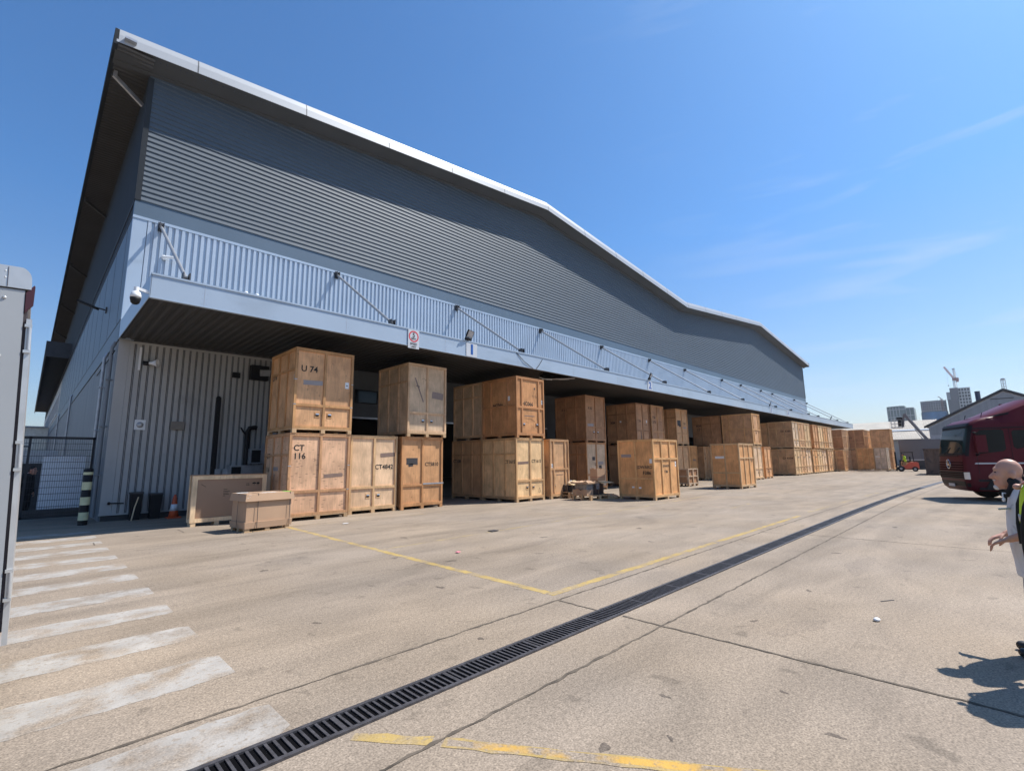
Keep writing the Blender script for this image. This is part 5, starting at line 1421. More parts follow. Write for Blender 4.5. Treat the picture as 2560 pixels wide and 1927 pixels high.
def patch(k0, k1, z0, z1, off, nz=4):
    b = MB(); rows = [perim(z0 + (z1 - z0) * i / nz, off)[k0:k1 + 1] for i in range(nz + 1)]; m = len(rows[0])
    b.add([p for q in rows for p in q], [(i * m + k, (i + 1) * m + k, (i + 1) * m + k + 1, i * m + k + 1) for i in range(nz) for k in range(m - 1)]); return b
K0, K1 = 11, 27      # windscreen wraps part of both corners
for a_, c_ in ((8, 11), (27, 30)): patch(a_, c_, 1.66, 2.80, .007).build('pillar_trim', M_BLACKP, tk, True)
patch(K0, K1, 1.78, 2.70, .008).build('windscreen', M_SCREEN, tk, True)
patch(K0 - 1, K1 + 1, 2.70, 2.80, .012).build('windscreen_surround', M_BLACKP, tk, True); patch(K0, K1, 1.70, 1.78, .010).build('windscreen_surround', M_BLACKP, tk, True)
for z0, z1 in ((1.12, 1.17), (1.21, 1.26), (1.30, 1.35), (1.40, 1.44)):
    patch(K0 + 2, K1 - 2, z0, z1, .012, 1).build('grille_slat', M_BURGD, tk)
patch(K0 + 2, K1 - 2, 0.80, 1.08, .010, 2).build('lower_grille', M_BLACKP, tk); patch(K0 + 2, K1 - 2, 0.47, 0.72, .010, 2).build('bumper_intake', M_BLACKP, tk)
for z0 in (.86, .93, 1.0): patch(K0 + 2, K1 - 2, z0, z0 + .03, .02, 1).build('grille_bar', M_BURGD, tk)
patch(8, 13, 0.80, 1.06, .014, 2).build('headlight', M_LAMP, tk, True); patch(25, 30, 0.80, 1.06, .014, 2).build('headlight', M_LAMP, tk, True)
patch(9, 12, 0.52, 0.66, .012, 1).build('fog_lamp', M_BLACKP, tk)
MB().box(0.03, -.26, .50, .05, .26, .61).build('number_plate', M_SIGNWHITE, tk)
# round badge with three-pointed star
b = MB(); c_ = Vector((.055, 0, 1.36)); n = 28
b.tube([c_ + Vector((0, math.cos(2 * math.pi * k / n) * .17, math.sin(2 * math.pi * k / n) * .17)) for k in range(n + 1)], .013, 8, cap=False)
for k in range(3):
    a = math.pi / 2 + k * 2 * math.pi / 3; d = Vector((0, math.cos(a), math.sin(a))); p = Vector((0, -math.sin(a), math.cos(a)))
    b.prism([c_ + p * .035, c_ + d * .165, c_ - p * .035], (.012, 0, 0))
b.build('star_badge', M_CHROME, tk)
# sun visor and roof spoiler
b = patch(K0, K1, 2.78, 2.90, .04, 1); b.build('sun_visor', M_BLACKP, tk, True)
b = MB()
sp = [(-.72, .86, 3.06), (-1.3, 1.06, 3.27), (-1.8, 1.12, 3.50), (-2.27, 1.14, 3.72)]
vs = []
for x_, hw, z_ in sp:
    bz = 2.98
    vs += [(x_, 1.235 if x_ < -1 else 1.08, 2.85 if x_ < -1 else bz), (x_, hw + .06, z_ - .10), (x_, hw - .08, z_), (x_, 0, z_ + .05), (x_, -hw + .08, z_), (x_, -hw - .06, z_ - .10), (x_, -1.235 if x_ < -1 else -1.08, 2.85 if x_ < -1 else bz)]
fs = [(i * 7 + k, i * 7 + k + 1, (i + 1) * 7 + k + 1, (i + 1) * 7 + k) for i in range(3) for k in range(6)] + [tuple(range(7))[::-1], tuple(range(21, 28))]
b.add(vs, fs); b.build('roof_spoiler', M_BURG, tk, 'auto')
for s in (1, -1):
    b = MB(); b.prism([(-2.2, s * 1.22, .9), (-2.75, s * 1.22, .9), (-2.75, s * 1.22, 2.9), (-2.5, s * 1.10, 3.72), (-2.2, s * 1.10, 3.74)], (0, -s * .05, 0))
    b.build('side_deflector', M_BURG, tk)
for s in (1, -1):       # doors, windows, mirrors on both sides
    y_ = s * 1.262
    def sp_(pts, name, m, dy=0.0, th=.004):
        b = MB(); b.prism([(p[0], y_ + s * dy, p[1]) for p in pts], (0, s * th, 0)); return b.build(name, m, tk)
    sp_([(-.42, 1.86), (-.50, 1.74), (-1.18, 1.82), (-1.26, 1.92), (-1.26, 2.56), (-1.2, 2.62), (-.60, 2.62), (-.48, 2.5)], 'door_window', M_GLASS, -.012, .008)
    sp_([(-1.48, 1.98), (-1.56, 1.9), (-1.98, 1.98), (-2.06, 2.08), (-2.06, 2.52), (-2.0, 2.58), (-1.54, 2.58), (-1.48, 2.52)], 'rear_window', M_GLASS, -.012, .008)
    sp_([(-.36, 2.66), (-2.14, 2.66), (-2.14, 2.70), (-.36, 2.70)], 'gutter_strip', M_BLACKP, -.012, .012)
    sp_([(-.30, 1.36), (-2.26, 1.36), (-2.26, 1.41), (-.34, 1.41)], 'pale_stripe', M_SIGNWHITE, -.008, .006)
    for xs2 in (-.40, -1.40): sp_([(xs2, 1.0), (xs2 - .012, 1.0), (xs2 - .012, 2.66), (xs2, 2.66)], 'door_gap', M_BLACKP, -.006, .005)
    sp_([(-1.15, 1.52), (-1.34, 1.52), (-1.34, 1.58), (-1.15, 1.58)], 'door_handle', M_BLACKP, -.006, .03)
    sp_([(-.5, .42), (-.78, .96), (-1.0, 1.14), (-1.8, 1.14), (-2.02, .96), (-2.2, .42)], 'wheel_arch', M_BLACKP, -.02, .022)
    b = MB(); b.box(-.66, s * 1.30, 1.80, -.36, s * 1.50, 2.42) if s > 0 else b.box(-.66, s * 1.50, 1.80, -.36, s * 1.30, 2.42)
    mr_ = b.build('mirror', M_BURG, tk)
    b = MB(); b.bar((-.40, s * 1.2, 2.55), (-.40, s * 1.45, 2.5), .05, .05); b.bar((-.40, s * 1.2, 1.68), (-.40, s * 1.45, 1.72), .05, .05); b.build('mirror_arm', M_BLACKP, mr_)
for xw, rad in ((-1.40, .50), (-5.1, .50)):
    for s in (1, -1):
        w_ = MB(); w_.lathe((xw, s * 1.05, rad), [(.24, -.15), (rad - .05, -.15), (rad, -.11), (rad, .11), (rad - .05, .15), (.24, .15)], 32, axis=(0, 1, 0)); wo_ = w_.build('wheel', M_RUBBER, tk, 'auto')
        w_ = MB(); w_.lathe((xw, s * 1.05, rad), [(0, -.12), (.12, -.13), (.25, -.155), (.27, -.1), (.27, .1), (.25, .155), (.12, .13), (0, .12)], 22, axis=(0, 1, 0)); w_.build('rim', M_STEEL, wo_)
b = MB(); b.box(-6.1, -.45, .62, -2.0, -.2, .95); b.box(-6.1, .2, .62, -2.0, .45, .95); b.box(-5.6, -.5, .95, -4.6, .5, 1.1); b.box(-1.9, -1.0, .45, -.3, 1.0, .85); b.build('chassis', M_DKSTEEL, tk)
b = MB(); b.box(-4.3, -1.2, .35, -2.35, -.6, 1.05); b.box(-4.3, .6, .35, -2.35, 1.2, 1.05); b.build('side_fairing', M_BURGD, tk)
MB().box(-.7, 1.15, .42, -.35, 1.25, .50).build('step', M_BLACKP, tk); MB().box(-.7, 1.18, .72, -.35, 1.262, .80).build('step', M_BLACKP, tk)
b = MB()
for y_ in (-.7, .7): b.tube([(-.9, y_, 3.12), (-.95, y_, 3.30)], .012, 6)
b.build('aerial', M_BLACKP, tk)
for y_ in (-.35, .45):
    b = MB(); b.tube([(.02, y_, 1.74), (-.07, y_ + .42, 2.0)], .012, 6); b.build('wiper', M_BLACKP, tk)
b = MB(); b.box(-2.2, 1.262, 3.16, -2.05, 1.27, 3.20); b.build('side_marker', M_LAMP, tk)
b = MB(); b.prism([(-.9, 1.09, 3.10), (-1.25, 1.13, 3.20), (-1.55, 1.15, 3.24), (-1.5, 1.15, 3.17), (-1.2, 1.13, 3.12)], (0, .03, 0)); b.build('roof_slot', M_BLACKP, tk)
b = MB(); b.box(.02, -.9, 1.66, .045, .9, 1.69); b.build('panel_gap', M_BLACKP, tk)

# ------------------------------------------------------------------ forklift carrying two crates
crate(68.4, 9.70, .12, 2.0, 1.62, 2.52, 'amber', 'orange brown crate carried by the forklift, left of the grey one', frame='amber', style='single', handles=False, side=([0.33, .66], [.62]), group='crates carried by forklift')
crate(68.4, 8.52, .12, 2.0, 1.14, 2.52, 'grey', 'greyish crate carried by the forklift, nearest its mast', frame='grey', style='single', handles=False, side=([.5], [.62]), marks=[('sidesticker', .85, 1.55, .4, .1)], group='crates carried by forklift')
M_FLRED = mat('forklift_red', (0.62, 0.10, 0.055), 0.35, var=.06)
fk = thing('forklift', 'orange red forklift with black mast and dark overhead guard carrying crates', 'forklift', (69.0, 7.05, 0), R(96))
b = MB(); b.prism([(-.95, -.5, .28), (.55, -.5, .28), (.55, -.5, .62), (.05, -.5, .62), (-.35, -.5, 1.02), (-.95, -.5, 1.02)], (0, 1.0, 0)); b.build('body', M_FLRED, fk)
b = MB(); b.prism([(-1.15, -.48, .30), (-.9, -.5, .28), (-.9, -.5, 1.05), (-1.12, -.48, .95)], (0, .98, 0)); b.build('counterweight', M_FLRED, fk)
b = MB(); b.box(-.45, -.28, 1.02, .0, .28, 1.12); b.box(-.5, -.28, 1.1, -.38, .28, 1.6); b.build('seat', M_BLACKP, fk)
b = MB()
for s in (-.45, .45):
    b.bar((.45, s, .6), (.22, s, 2.05), .06, .06); b.bar((-.75, s, 1.0), (-.70, s, 2.05), .06, .06)
for k in range(6): b.box(-.75 + k * .18, -.48, 2.05, -.68 + k * .18, .48, 2.09)
b.box(-.78, -.5, 2.04, .30, -.44, 2.11); b.box(-.78, .44, 2.04, .30, .5, 2.11); b.build('overhead_guard', M_BLACKP, fk)
b = MB()
for s in (-.32, .32): b.box(.72, s - .05, .06, .86, s + .05, 2.15)
for z_ in (.35, 1.2, 2.05): b.box(.74, -.32, z_, .84, .32, z_ + .09)
b.box(.86, -.45, .1, .92, .45, .18); b.box(.86, -.45, .5, .92, .45, .58); b.build('mast', M_BLACKP, fk)
b = MB()
for s in (-.3, .2): b.box(.90, s, .05, 1.75, s + .1, .10)
b.build('fork', M_DKSTEEL, fk)
for xw, rad in ((.42, .32), (-.78, .26)):
    for s in (-.46, .46):
        w_ = MB(); w_.lathe((xw, s, rad), [(.1, -.1), (rad, -.1), (rad, .1), (.1, .1)], 20, axis=(0, 1, 0)); wo_ = w_.build('wheel', M_RUBBER, fk, 'auto')
        w_ = MB(); w_.lathe((xw, s, rad), [(0, -.105), (.12, -.105), (.12, .105), (0, .105)], 14, axis=(0, 1, 0)); w_.build('rim', M_STEEL, wo_)
b = MB(); b.tube([(.32, 0, .7), (.12, 0, 1.2)], .025, 8); b.lathe((.10, 0, 1.22), [(.16, 0), (.18, .015), (.16, .03)], 16, axis=(-.4, 0, 1)); b.build('steering_wheel', M_BLACKP, fk)

# ------------------------------------------------------------------ boom lift behind the hoarding
M_BOOM = mat('boom_grey', (0.20, 0.19, 0.20), .45, .2)
bl = thing('boom_lift', 'dark articulated boom lift raising its railed basket above the hoarding', 'boom lift', (84.5, 5.6, 0), 0)
b = MB(); b.box(-1.2, -1.4, .4, 1.2, 1.4, 1.1); b.box(-.9, -1.2, 1.1, .9, 1.0, 2.2); b.build('chassis', M_DKSTEEL, bl)
for q in ((-1.0, -1.0), (1.0, -1.0), (-1.0, 1.0), (1.0, 1.0)):
    w_ = MB(); w_.lathe((q[0], q[1], .45), [(.1, -.16), (.45, -.16), (.45, .16), (.1, .16)], 20, axis=(1, 0, 0)); w_.build('wheel', M_RUBBER, bl, 'auto')
b = MB(); b.bar((0, .1, 2.0), (0, .72, 3.9), .5, .9, (0, 1, 0)); b.bar((0, .35, 3.7), (0, 2.30, 7.1), .26, .36, (0, 0, 1)); b.build('boom', M_BOOM, bl)
b = MB(); b.bar((-.16, .62, 4.4), (-.16, 2.0, 6.9), .05, .12, (0, 0, 1), 0); b.bar((.2, 1.05, 4.25), (.2, .6, 3.6), .06, .06); b.bar((0, .75, 3.6), (0, 1.55, 5.3), .08, .08); b.build('hydraulic_ram', M_STEEL, bl)
b = MB(); b.bar((0, 2.2, 7.2), (0, 2.55, 7.2), .3, .4); b.bar((0, 2.5, 7.25), (0, 2.72, 5.6), .2, .22, (0, 1, 0)); b.build('jib', M_BOOM, bl)
b = MB(); b.box(-.45, 2.75, 5.5, .45, 4.0, 5.62)
for x_ in (-.43, .43):
    for k in range(4): b.tube([(x_, 2.8 + k * .39, 5.6), (x_, 2.8 + k * .39, 6.65)], .022, 6)
    for z_ in (6.1, 6.65): b.tube([(x_, 2.8, z_), (x_, 3.98, z_)], .022, 6)
for y_ in (2.8, 3.98):
    for z_ in (6.1, 6.65): b.tube([(-.43, y_, z_), (.43, y_, z_)], .022, 6)
b.build('basket', M_STEEL, bl)
b = MB(); b.box(-.3, 2.72, 5.7, .3, 3.2, 6.5); b.box(-.35, 2.7, 6.55, .35, 3.3, 6.95); b.build('control_box', M_BLACKP, bl)

# ------------------------------------------------------------------ yard edge: hoarding, skip, pallets
M_HOARD = mat('hoarding_grey', (0.135, 0.145, 0.165), .5, .1, var=.06, scale=.8)
hd = thing('hoarding', 'dark grey metal hoarding wall across the end of the yard', 'hoarding', (80, -14, 0))
b = MB(); b.box(0, 0, 1.25, .12, 22.6, 3.72); b.build('upper_panel', M_HOARD, hd)
b = MB(); b.box(-.02, 0, 1.10, .12, 22.6, 1.25); b.build('pale_rail', M_STEEL, hd); b = MB(); b.box(0.0, 0, 0, .1, 22.6, 1.10); b.build('lower_panel', M_DKSTEEL, hd)
b = MB(); y_ = 0
while y_ < 22.6: b.box(-.035, y_, 1.25, 0, y_ + .05, 2.5); y_ += 1.2
b.box(-.03, 0, 2.5, 0, 22.6, 2.54); b.build('panel_rib', M_HOARD, hd)
M_SKIP = mat('rusty_brown_steel', (0.13, 0.085, 0.065), .6, .2, var=.2, scale=2, second=(.06, .045, .04))
sk = thing('steel_skip', 'tall rusty brown steel skip standing between forklift and burgundy lorry', 'skip', (56.8, 1.2, 0))
b = MB(); b.box(0, 0, .15, 5.2, .08, 2.2); b.box(0, 3.15, .15, 5.2, 3.23, 2.2); b.box(5.12, .08, .15, 5.2, 3.15, 2.2); b.box(0, .08, .15, .08, 3.15, 2.2); b.box(0, 0, .05, 5.2, 3.23, .15); b.build('body', M_SKIP, sk)
b = MB()
for y_ in (.0, .8, 1.6, 2.4, 3.13): b.box(-.07, y_, 0, 0, y_ + .1, 2.2)
b.box(-.09, -.03, 2.2, 5.25, .12, 2.3); b.box(-.09, 3.1, 2.2, 5.25, 3.26, 2.3); b.box(-.09, -.03, 2.2, .1, 3.26, 2.3); b.box(-.05, 3.18, 0, .15, 3.25, .2); b.build('rib', M_SKIP, sk)
for k in range(7):
    pallet(78.3, 7.2, k * .145, 90 + (k % 3) * 2 - 2, ['lowest', 'second', 'third', 'fourth', 'fifth', 'sixth', 'topmost'][k] + ' pallet of the small stack behind the forklift', grp='stacked pallets behind the forklift')
pallet(78.5, 3.9, 0, 88, 'lone pallet lying at the foot of the grey hoarding', grp='stacked pallets behind the forklift')

# ------------------------------------------------------------------ buildings beyond the yard
M_CORR = mat('weathered_roof_sheet', (0.40, 0.36, 0.31), .8, var=.12, scale=.6)
M_CREAM = mat('cream_render', (0.52, 0.50, 0.45), .8, var=.08, scale=.8)
M_BRICKW = mat('painted_brick', (0.46, 0.47, 0.49), .8, var=.12, scale=3)
sh = thing('storage_shed', 'long low shed with weathered corrugated roof and cream wall behind the crates', 'shed', (110, 7.3, 0))
MB().box(0, 0, 0, .3, 90, 4.7).build('wall', M_CREAM, sh)
b = MB(); y_ = -.3
while y_ < 90:
    for (ya, yb, za) in ((0, .12, 0), (.12, .24, .06)): b.poly([(-.4, y_ + ya, 4.55 + za), (-.4, y_ + yb, 4.55 + za), (14, y_ + yb, 8.6 + za), (14, y_ + ya, 8.6 + za)][::-1])
    y_ += .24
rf_ = b.build('roof', M_CORR, sh)
b = MB(); b.prism([(5.4, -.3, 6.27), (6.3, -.3, 6.53), (6.3, -.3, 6.60), (5.4, -.3, 6.36)], (0, 90, 0)); b.build('pale_strip', M_ROOFTRIM, rf_)
for y_ in (3.0, 7.5, 14): MB().box(-.04, y_, 2.8, 0, y_ + .95, 3.9).build('window', M_GLASS, sh)
b = MB(); b.box(-.5, -.3, 4.42, -.38, 90, 4.56); b.build('gutter', M_DKSTEEL, sh)
gb = thing('gabled_warehouse', 'grey gabled warehouse with dark verge behind the burgundy lorry', 'warehouse', (95, -2.0, 0))
b = MB(); b.prism([(0, -8.6, 0), (0, 8.4, 0), (0, 8.4, 5.9), (0, 0, 10.4), (0, -8.6, 5.8)], (.3, 0, 0)); b.build('gable_wall', M_BRICKW, gb)
b = MB(); b.prism([(-.05, -8.4, 4.6), (-.05, 8.2, 4.7), (-.05, 8.2, 5.75), (-.05, 0, 10.15), (-.05, -8.4, 5.65)], (.05, 0, 0)); b.build('gable_cladding', mat('grey_sheet_cladding', (0.34, 0.35, 0.36), .6, var=.08, scale=1, stretch=(1, 4, .3)), gb)
b = MB(); b.prism([(-.25, 8.9, 5.75), (-.25, 0, 10.45), (-.25, -9.1, 5.65), (-.25, -9.1, 5.95), (-.25, 0, 10.80), (-.25, 8.9, 6.05)], (.35, 0, 0)); b.build('verge', M_DKSTEEL, gb)
b = MB(); b.poly([(.1, 8.9, 6.0), (.1, 0, 10.75), (40, 0, 10.75), (40, 8.9, 6.0)]); b.poly([(.1, 0, 10.75), (.1, -9.1, 5.9), (40, -9.1, 5.9), (40, 0, 10.75)]); b.build('roof', M_CORR, gb)
b = MB(); b.box(-.09, -.9, 9.35, -.05, 1.4, 9.45); b.build('louvre', M_DKSTEEL, gb)
MB().box(.3, 8.1, 0, 39, 8.4, 5.9).build('side_wall', M_BRICKW, gb)
ch = thing('flue_stack', 'dark blue cylindrical flue stack rising behind the gabled roof', 'chimney', (120, .75, 0))
b = MB(); b.lathe((0, 0, 0), [(.36, 0), (.36, 13.0), (.30, 13.02), (.30, 12.5)], 24); b.build('stack', mat('dark_blue_metal', (0.05, 0.055, 0.10), .4, .2), ch, 'auto'); b = MB(); b.lathe((0, 0, 12.9), [(.38, 0), (.38, .12)], 24); b.build('rim', M_DKSTEEL, ch)

def lattice(b, p0, p1, w, n, r=.12):
    p0, p1 = Vector(p0), Vector(p1); d = (p1 - p0).normalized(); a = d.orthogonal().normalized(); c = d.cross(a)
    cs = [a * x_ * w / 2 + c * y_ * w / 2 for x_, y_ in ((-1, -1), (1, -1), (1, 1), (-1, 1))]
    for q in cs: b.bar(p0 + q, p1 + q, r, r, c)
    for i in range(n):
        for k in range(4):
            u0_ = p0 + (p1 - p0) * (i / n) + cs[k]; u1_ = p0 + (p1 - p0) * ((i + 1) / n) + cs[(k + 1) % 4]; b.bar(u0_, u1_, r * .7, r * .7, c)
tm = thing('lattice_mast', 'thin pale lattice mast above the gable apex', 'mast', (300, -6.8, 0))
b = MB(); lattice(b, (0, 0, 0), (0, 0, 34.5), 1.0, 26, .12); b.box(-.6, -.6, 34.2, .6, .6, 34.8); b.build('mast_frame', M_STEEL, tm)
# distant towers
M_TW1 = mat('green_grey_glass', (0.15, 0.19, 0.19), .3, .1, var=.15, scale=.08); M_TWL = mat('pale_concrete_frame', (0.42, 0.45, 0.47), .7, var=.05, scale=.1)
M_TW2 = mat('raw_concrete', (0.30, 0.31, 0.33), .8, var=.15, scale=.15); M_TWB = mat('blue_sheeting', (0.08, 0.26, 0.52), .5, var=.25, scale=.12, stretch=(1, 1, .1)); M_TW3 = mat('dark_grey_core', (0.135, 0.145, 0.165), .7, var=.08, scale=.1)
M_TWG = mat('tower_glazing', (0.07, 0.085, 0.10), .2, .1, var=.3, scale=.25)
def tower_grid(root, x, y0, y1, z0, z1, fl, bay, m, name, th=.7, fw_=.5):
    b = MB(); z_ = z0
    while z_ <= z1: b.box(x - .35, y0, z_, x, y1, z_ + th); z_ += fl
    y_ = y0
    while y_ <= y1 + .01: b.box(x - .45, y_ - fw_ / 2, z0, x - .003, y_ + fw_ / 2, z1); y_ += bay
    return b.build(name, m, root)
t1 = thing('tower_block', 'stepped green grey glass tower block left of the boom basket', 'tower', (700, 69, 0))
b = MB(); b.prism([(0, -11.8, 0), (0, -4, 0), (-3.5, 1, 0), (2, 12.6, 0), (16, 12.6, 0), (16, -11.8, 0)], (0, 0, 55)); b.build('glass_body', M_TW1, t1)
b = MB(); b.prism([(-.2, -3.8, 55), (-3.7, 1, 55), (2, 12.7, 55), (15, 12.7, 55), (15, -3.8, 55)], (0, 0, 3.0)); b.build('upper_storey', M_TW1, t1)
tower_grid(t1, 0, -11.6, -4.4, 4, 55, 8.5, 3.6, M_TWL, 'facade_frame')
b = MB()
for k in range(7): b.bar((-3.65, 1, 3 + k * 8.5), (1.85, 12.6, 3 + k * 8.5), .25, .6); b.bar((-3.65, 1, 3 + k * 8.5), (-.1, -4, 3 + k * 8.5), .25, .6)
for f in (0, .25, .5, .75, 1): p = Vector((-3.7, 1, 0)).lerp(Vector((1.9, 12.6, 0)), f); b.bar(p, p + Vector((0, 0, 57)), .6, .6, (0, 1, 0))
b.build('facade_band', M_TWL, t1)
t2 = thing('tower_block', 'unfinished curved concrete tower with blue sheeting on its lower floors', 'tower', (700, 40.5, 0))
def arc(r_, z_, n=12, a0=-1.0, a1=1.0): return [(9 - r_ * math.cos(a0 + (a1 - a0) * k / n), r_ * math.sin(a0 + (a1 - a0) * k / n), z_) for k in range(n + 1)]
b = MB(); b.prism(arc(12.0, 0) + [(16, 10, 0), (16, -10, 0)], (0, 0, 61)); b.build('core_wall', M_TWG, t2)
b = MB(); z_ = 50.5
while z_ < 62: b.prism(arc(12.5, z_) + [(10, 10, z_), (10, -10, z_)], (0, 0, .8)); z_ += 2.9
for p in arc(12.45, 47): b.box(p[0] - .3, p[1] - .4, 47, p[0] + .3, p[1] + .4, 61.5)
b.build('floor_slab', M_TW2, t2)
b = MB(); b.prism(arc(13.2, 0) + [(9, 11, 0), (9, -11, 0)], (0, 0, 49)); b.build('blue_sheeting', M_TWB, t2, 'auto')
b = MB()
for p in arc(13.25, 0, 26): b.box(p[0] - .12, p[1] - .15, 30, p[0] + .12, p[1] + .15, 49.1)
b.build('sheet_seam', M_TWG, t2)
t3 = thing('tower_block', 'tallest dark tower under construction with the crane on its roof', 'tower', (700, 19, 0))
b = MB(); b.box(-2, 0.3, 0, 16, 9.2, 61); b.box(-1.5, -.2, 61, 16, 6.5, 73.4); b.build('dark_core', M_TW3, t3); MB().box(2, 6.6, 61, 14, 9.6, 69.5).build('side_wing', M_TWL, t3)
b = MB(); b.box(0, -9.3, 0, 16, 0.2, 72.5); b.build('glazed_body', M_TWG, t3); tower_grid(t3, -.003, -9.3, 0, 4, 73, 3.4, 2.3, M_TWL, 'facade_frame', 1.0, .7)
cr = thing('tower_crane', 'white and red luffing tower crane standing on the tallest tower', 'crane', (703, 20.5, 73.4))
b = MB(); lattice(b, (0, 0, -8), (0, 0, 12.5), 1.9, 12, .25); b.build('mast', M_STEEL, cr)
b = MB(); b.box(-1.6, -3.6, 8.2, 1.6, 1.6, 11.0); b.box(-1.2, -3.4, 6.6, 1.2, -1.2, 8.2); b.build('cab', mat('crane_dull_red', (.30, .17, .17), .6), cr)
b = MB(); lattice(b, (0, .6, 11.5), (0, 6.8, 24.4), 1.1, 16, .22); b.build('jib', mat('crane_red', (.45, .20, .19), .6), cr)
b = MB(); lattice(b, (0, -.9, 11), (0, -.6, 21.5), 1.2, 9, .22); b.box(-.8, -1.6, 20.9, .8, .3, 21.7); b.bar((0, -.6, 21.5), (0, 4.4, 20.2), .12, .12); b.bar((0, -.6, 21.3), (0, -3.4, 11), .12, .12); b.bar((0, 5.2, 20.5), (0, 5.4, 4), .1, .1); b.build('a_frame', M_STEEL, cr)
b = MB(); b.ball((0, 5.4, 3.4), .6, 8); b.build('hook', M_DKSTEEL, cr)
cr2 = thing('tower_crane', 'small dark crane boom poking above the unfinished curved tower', 'crane', (698, 33, 61)); 
b = MB(); lattice(b, (0, 0, -12), (0, 0, 1.5), 1.2, 8, .2); b.bar((0, 0, 1.5), (0, 2.2, 4.2), .7, .7); b.bar((0, 2.2, 4.2), (0, 3.0, 4.0), .5, .5); b.build('boom', mat('crane_brown', (.22, .16, .17), .6), cr2)
# ------------------------------------------------------------------ people
M_SKIN = mat('skin', (0.50, 0.27, 0.19), 0.5, var=.07, scale=14, second=(0.56, 0.24, 0.17), sec_lo=.5, sec_hi=.75, sec_scale=7)
M_SHIRT = mat('off_white_shirt', (0.62, 0.62, 0.63), .85, var=.07, scale=5, second=(.40, .40, .41), sec_lo=.62, sec_hi=.7, sec_scale=9, bump=.35, bscale=9)
M_NAVY = mat('navy_cloth', (0.018, 0.022, 0.035), .9, var=.2, scale=7, bump=.3)
M_BLKCLOTH = mat('black_cloth', (0.012, 0.012, 0.014), .9, var=.2)
M_TROUS = mat('grey_stained_trousers', (0.46, 0.45, 0.44), .9, var=.12, scale=8, second=(.26, .25, .24), sec_lo=.56, sec_hi=.64, sec_scale=11, bump=.4)
M_HIVIS = mat('lime_hi_vis', (0.50, 0.72, 0.02), .6, var=.05)
M_REFLECT = mat('grey_reflective', (0.45, 0.46, 0.46), .4)
M_SHOE = mat('black_shoe', (0.016, 0.016, 0.017), .45)
M_HAIRW = mat('white_stubble', (0.62, 0.57, 0.52), .9)
M_HAIRD = mat('dark_hair', (0.015, 0.011, 0.009), .8)

def blob(name, parts, m, parent, voxel=.012, it=3, fac=.5):
    """union of soft shapes as one continuous skin"""
    b = MB()
    for p in parts:
        if p[0] == 'cap':
            _, a, c, ra, rc = p
            a, c = Vector(a), Vector(c); d = (c - a); L_ = d.length; d = d / L_
            prof = [(ra * math.sin(q * math.pi / 8), -ra * math.cos(q * math.pi / 8)) for q in range(5)] + [(rc * math.cos(q * math.pi / 8), L_ + rc * math.sin(q * math.pi / 8)) for q in range(5)]
            b.lathe(a, prof, 14, axis=d)
        elif p[0] == 'ell':
            b.ball(p[1], p[2], 18, rot=p[3] if len(p) > 3 else None)
        elif p[0] == 'loft':
            n = 22; vs = []; fs = []
            for (z, cx, cy, rx, ry) in p[1]:
                for k in range(n):
                    t_ = 2 * math.pi * k / n
                    e = 2.4
                    ct, st_ = math.cos(t_), math.sin(t_)
                    s_ = (abs(ct) ** e + abs(st_) ** e) ** (-1 / e)
                    vs.append((cx + rx * ct * s_, cy + ry * st_ * s_, z))
            q = len(p[1])
            for i in range(q - 1):
                for k in range(n): fs.append((i * n + k, i * n + (k + 1) % n, (i + 1) * n + (k + 1) % n, (i + 1) * n + k))
            fs.append(tuple(range(n))[::-1]); fs.append(tuple(range((q - 1) * n, q * n)))
            b.add(vs, fs)
    tmp = b.build(name, m)
    md = tmp.modifiers.new('r', 'REMESH'); md.mode = 'VOXEL'; md.voxel_size = voxel; md.use_smooth_shade = True
    md = tmp.modifiers.new('s', 'SMOOTH'); md.factor = fac; md.iterations = it
    dg = bpy.context.evaluated_depsgraph_get(); dg.update()
    me = bpy.data.meshes.new_from_object(tmp.evaluated_get(dg))
    old = tmp.data; tmp.modifiers.clear(); tmp.data = me; bpy.data.meshes.remove(old)
    me.name = name
    if not me.materials: me.materials.append(m)
    me.polygons.foreach_set('use_smooth', [True] * len(me.polygons))
    tmp.parent = parent
    return tmp

def hand(parts, wrist, d, up, side, curl=.5):
    """palm, four unequal bent fingers and a thumb leaving the side of the palm"""
    w, d, up = Vector(wrist), Vector(d).normalized(), Vector(up).normalized(); sd = d.cross(up).normalized() * side
    up = sd.cross(d).normalized() * side
    for k in range(4):
        off = sd * (-.030 + .02 * k)
        parts.append(('cap', w + off * .7, w + d * .085 + off, .017, .0125))
        ln = (.062, .074, .080, .068)[k] if side > 0 else (.068, .080, .074, .062)[k]
        p1 = w + d * .09 + off; p2 = p1 + (d * math.cos(curl * .7) - up * math.sin(curl * .7)) * ln * .55; p3 = p2 + (d * math.cos(curl * 1.9) - up * math.sin(curl * 1.9)) * ln * .55
        parts.append(('cap', p1, p2, .0105, .0095)); parts.append(('cap', p2, p3, .0095, .008))
    t0 = w + d * .025 + sd * .032; t1 = t0 + (d * .6 + sd * .65 - up * .3).normalized() * .045; t2 = t1 + (d * .9 + sd * .15 - up * .45).normalized() * .036
    parts.append(('cap', t0, t1, .015, .012)); parts.append(('cap', t1, t2, .0115, .0095))

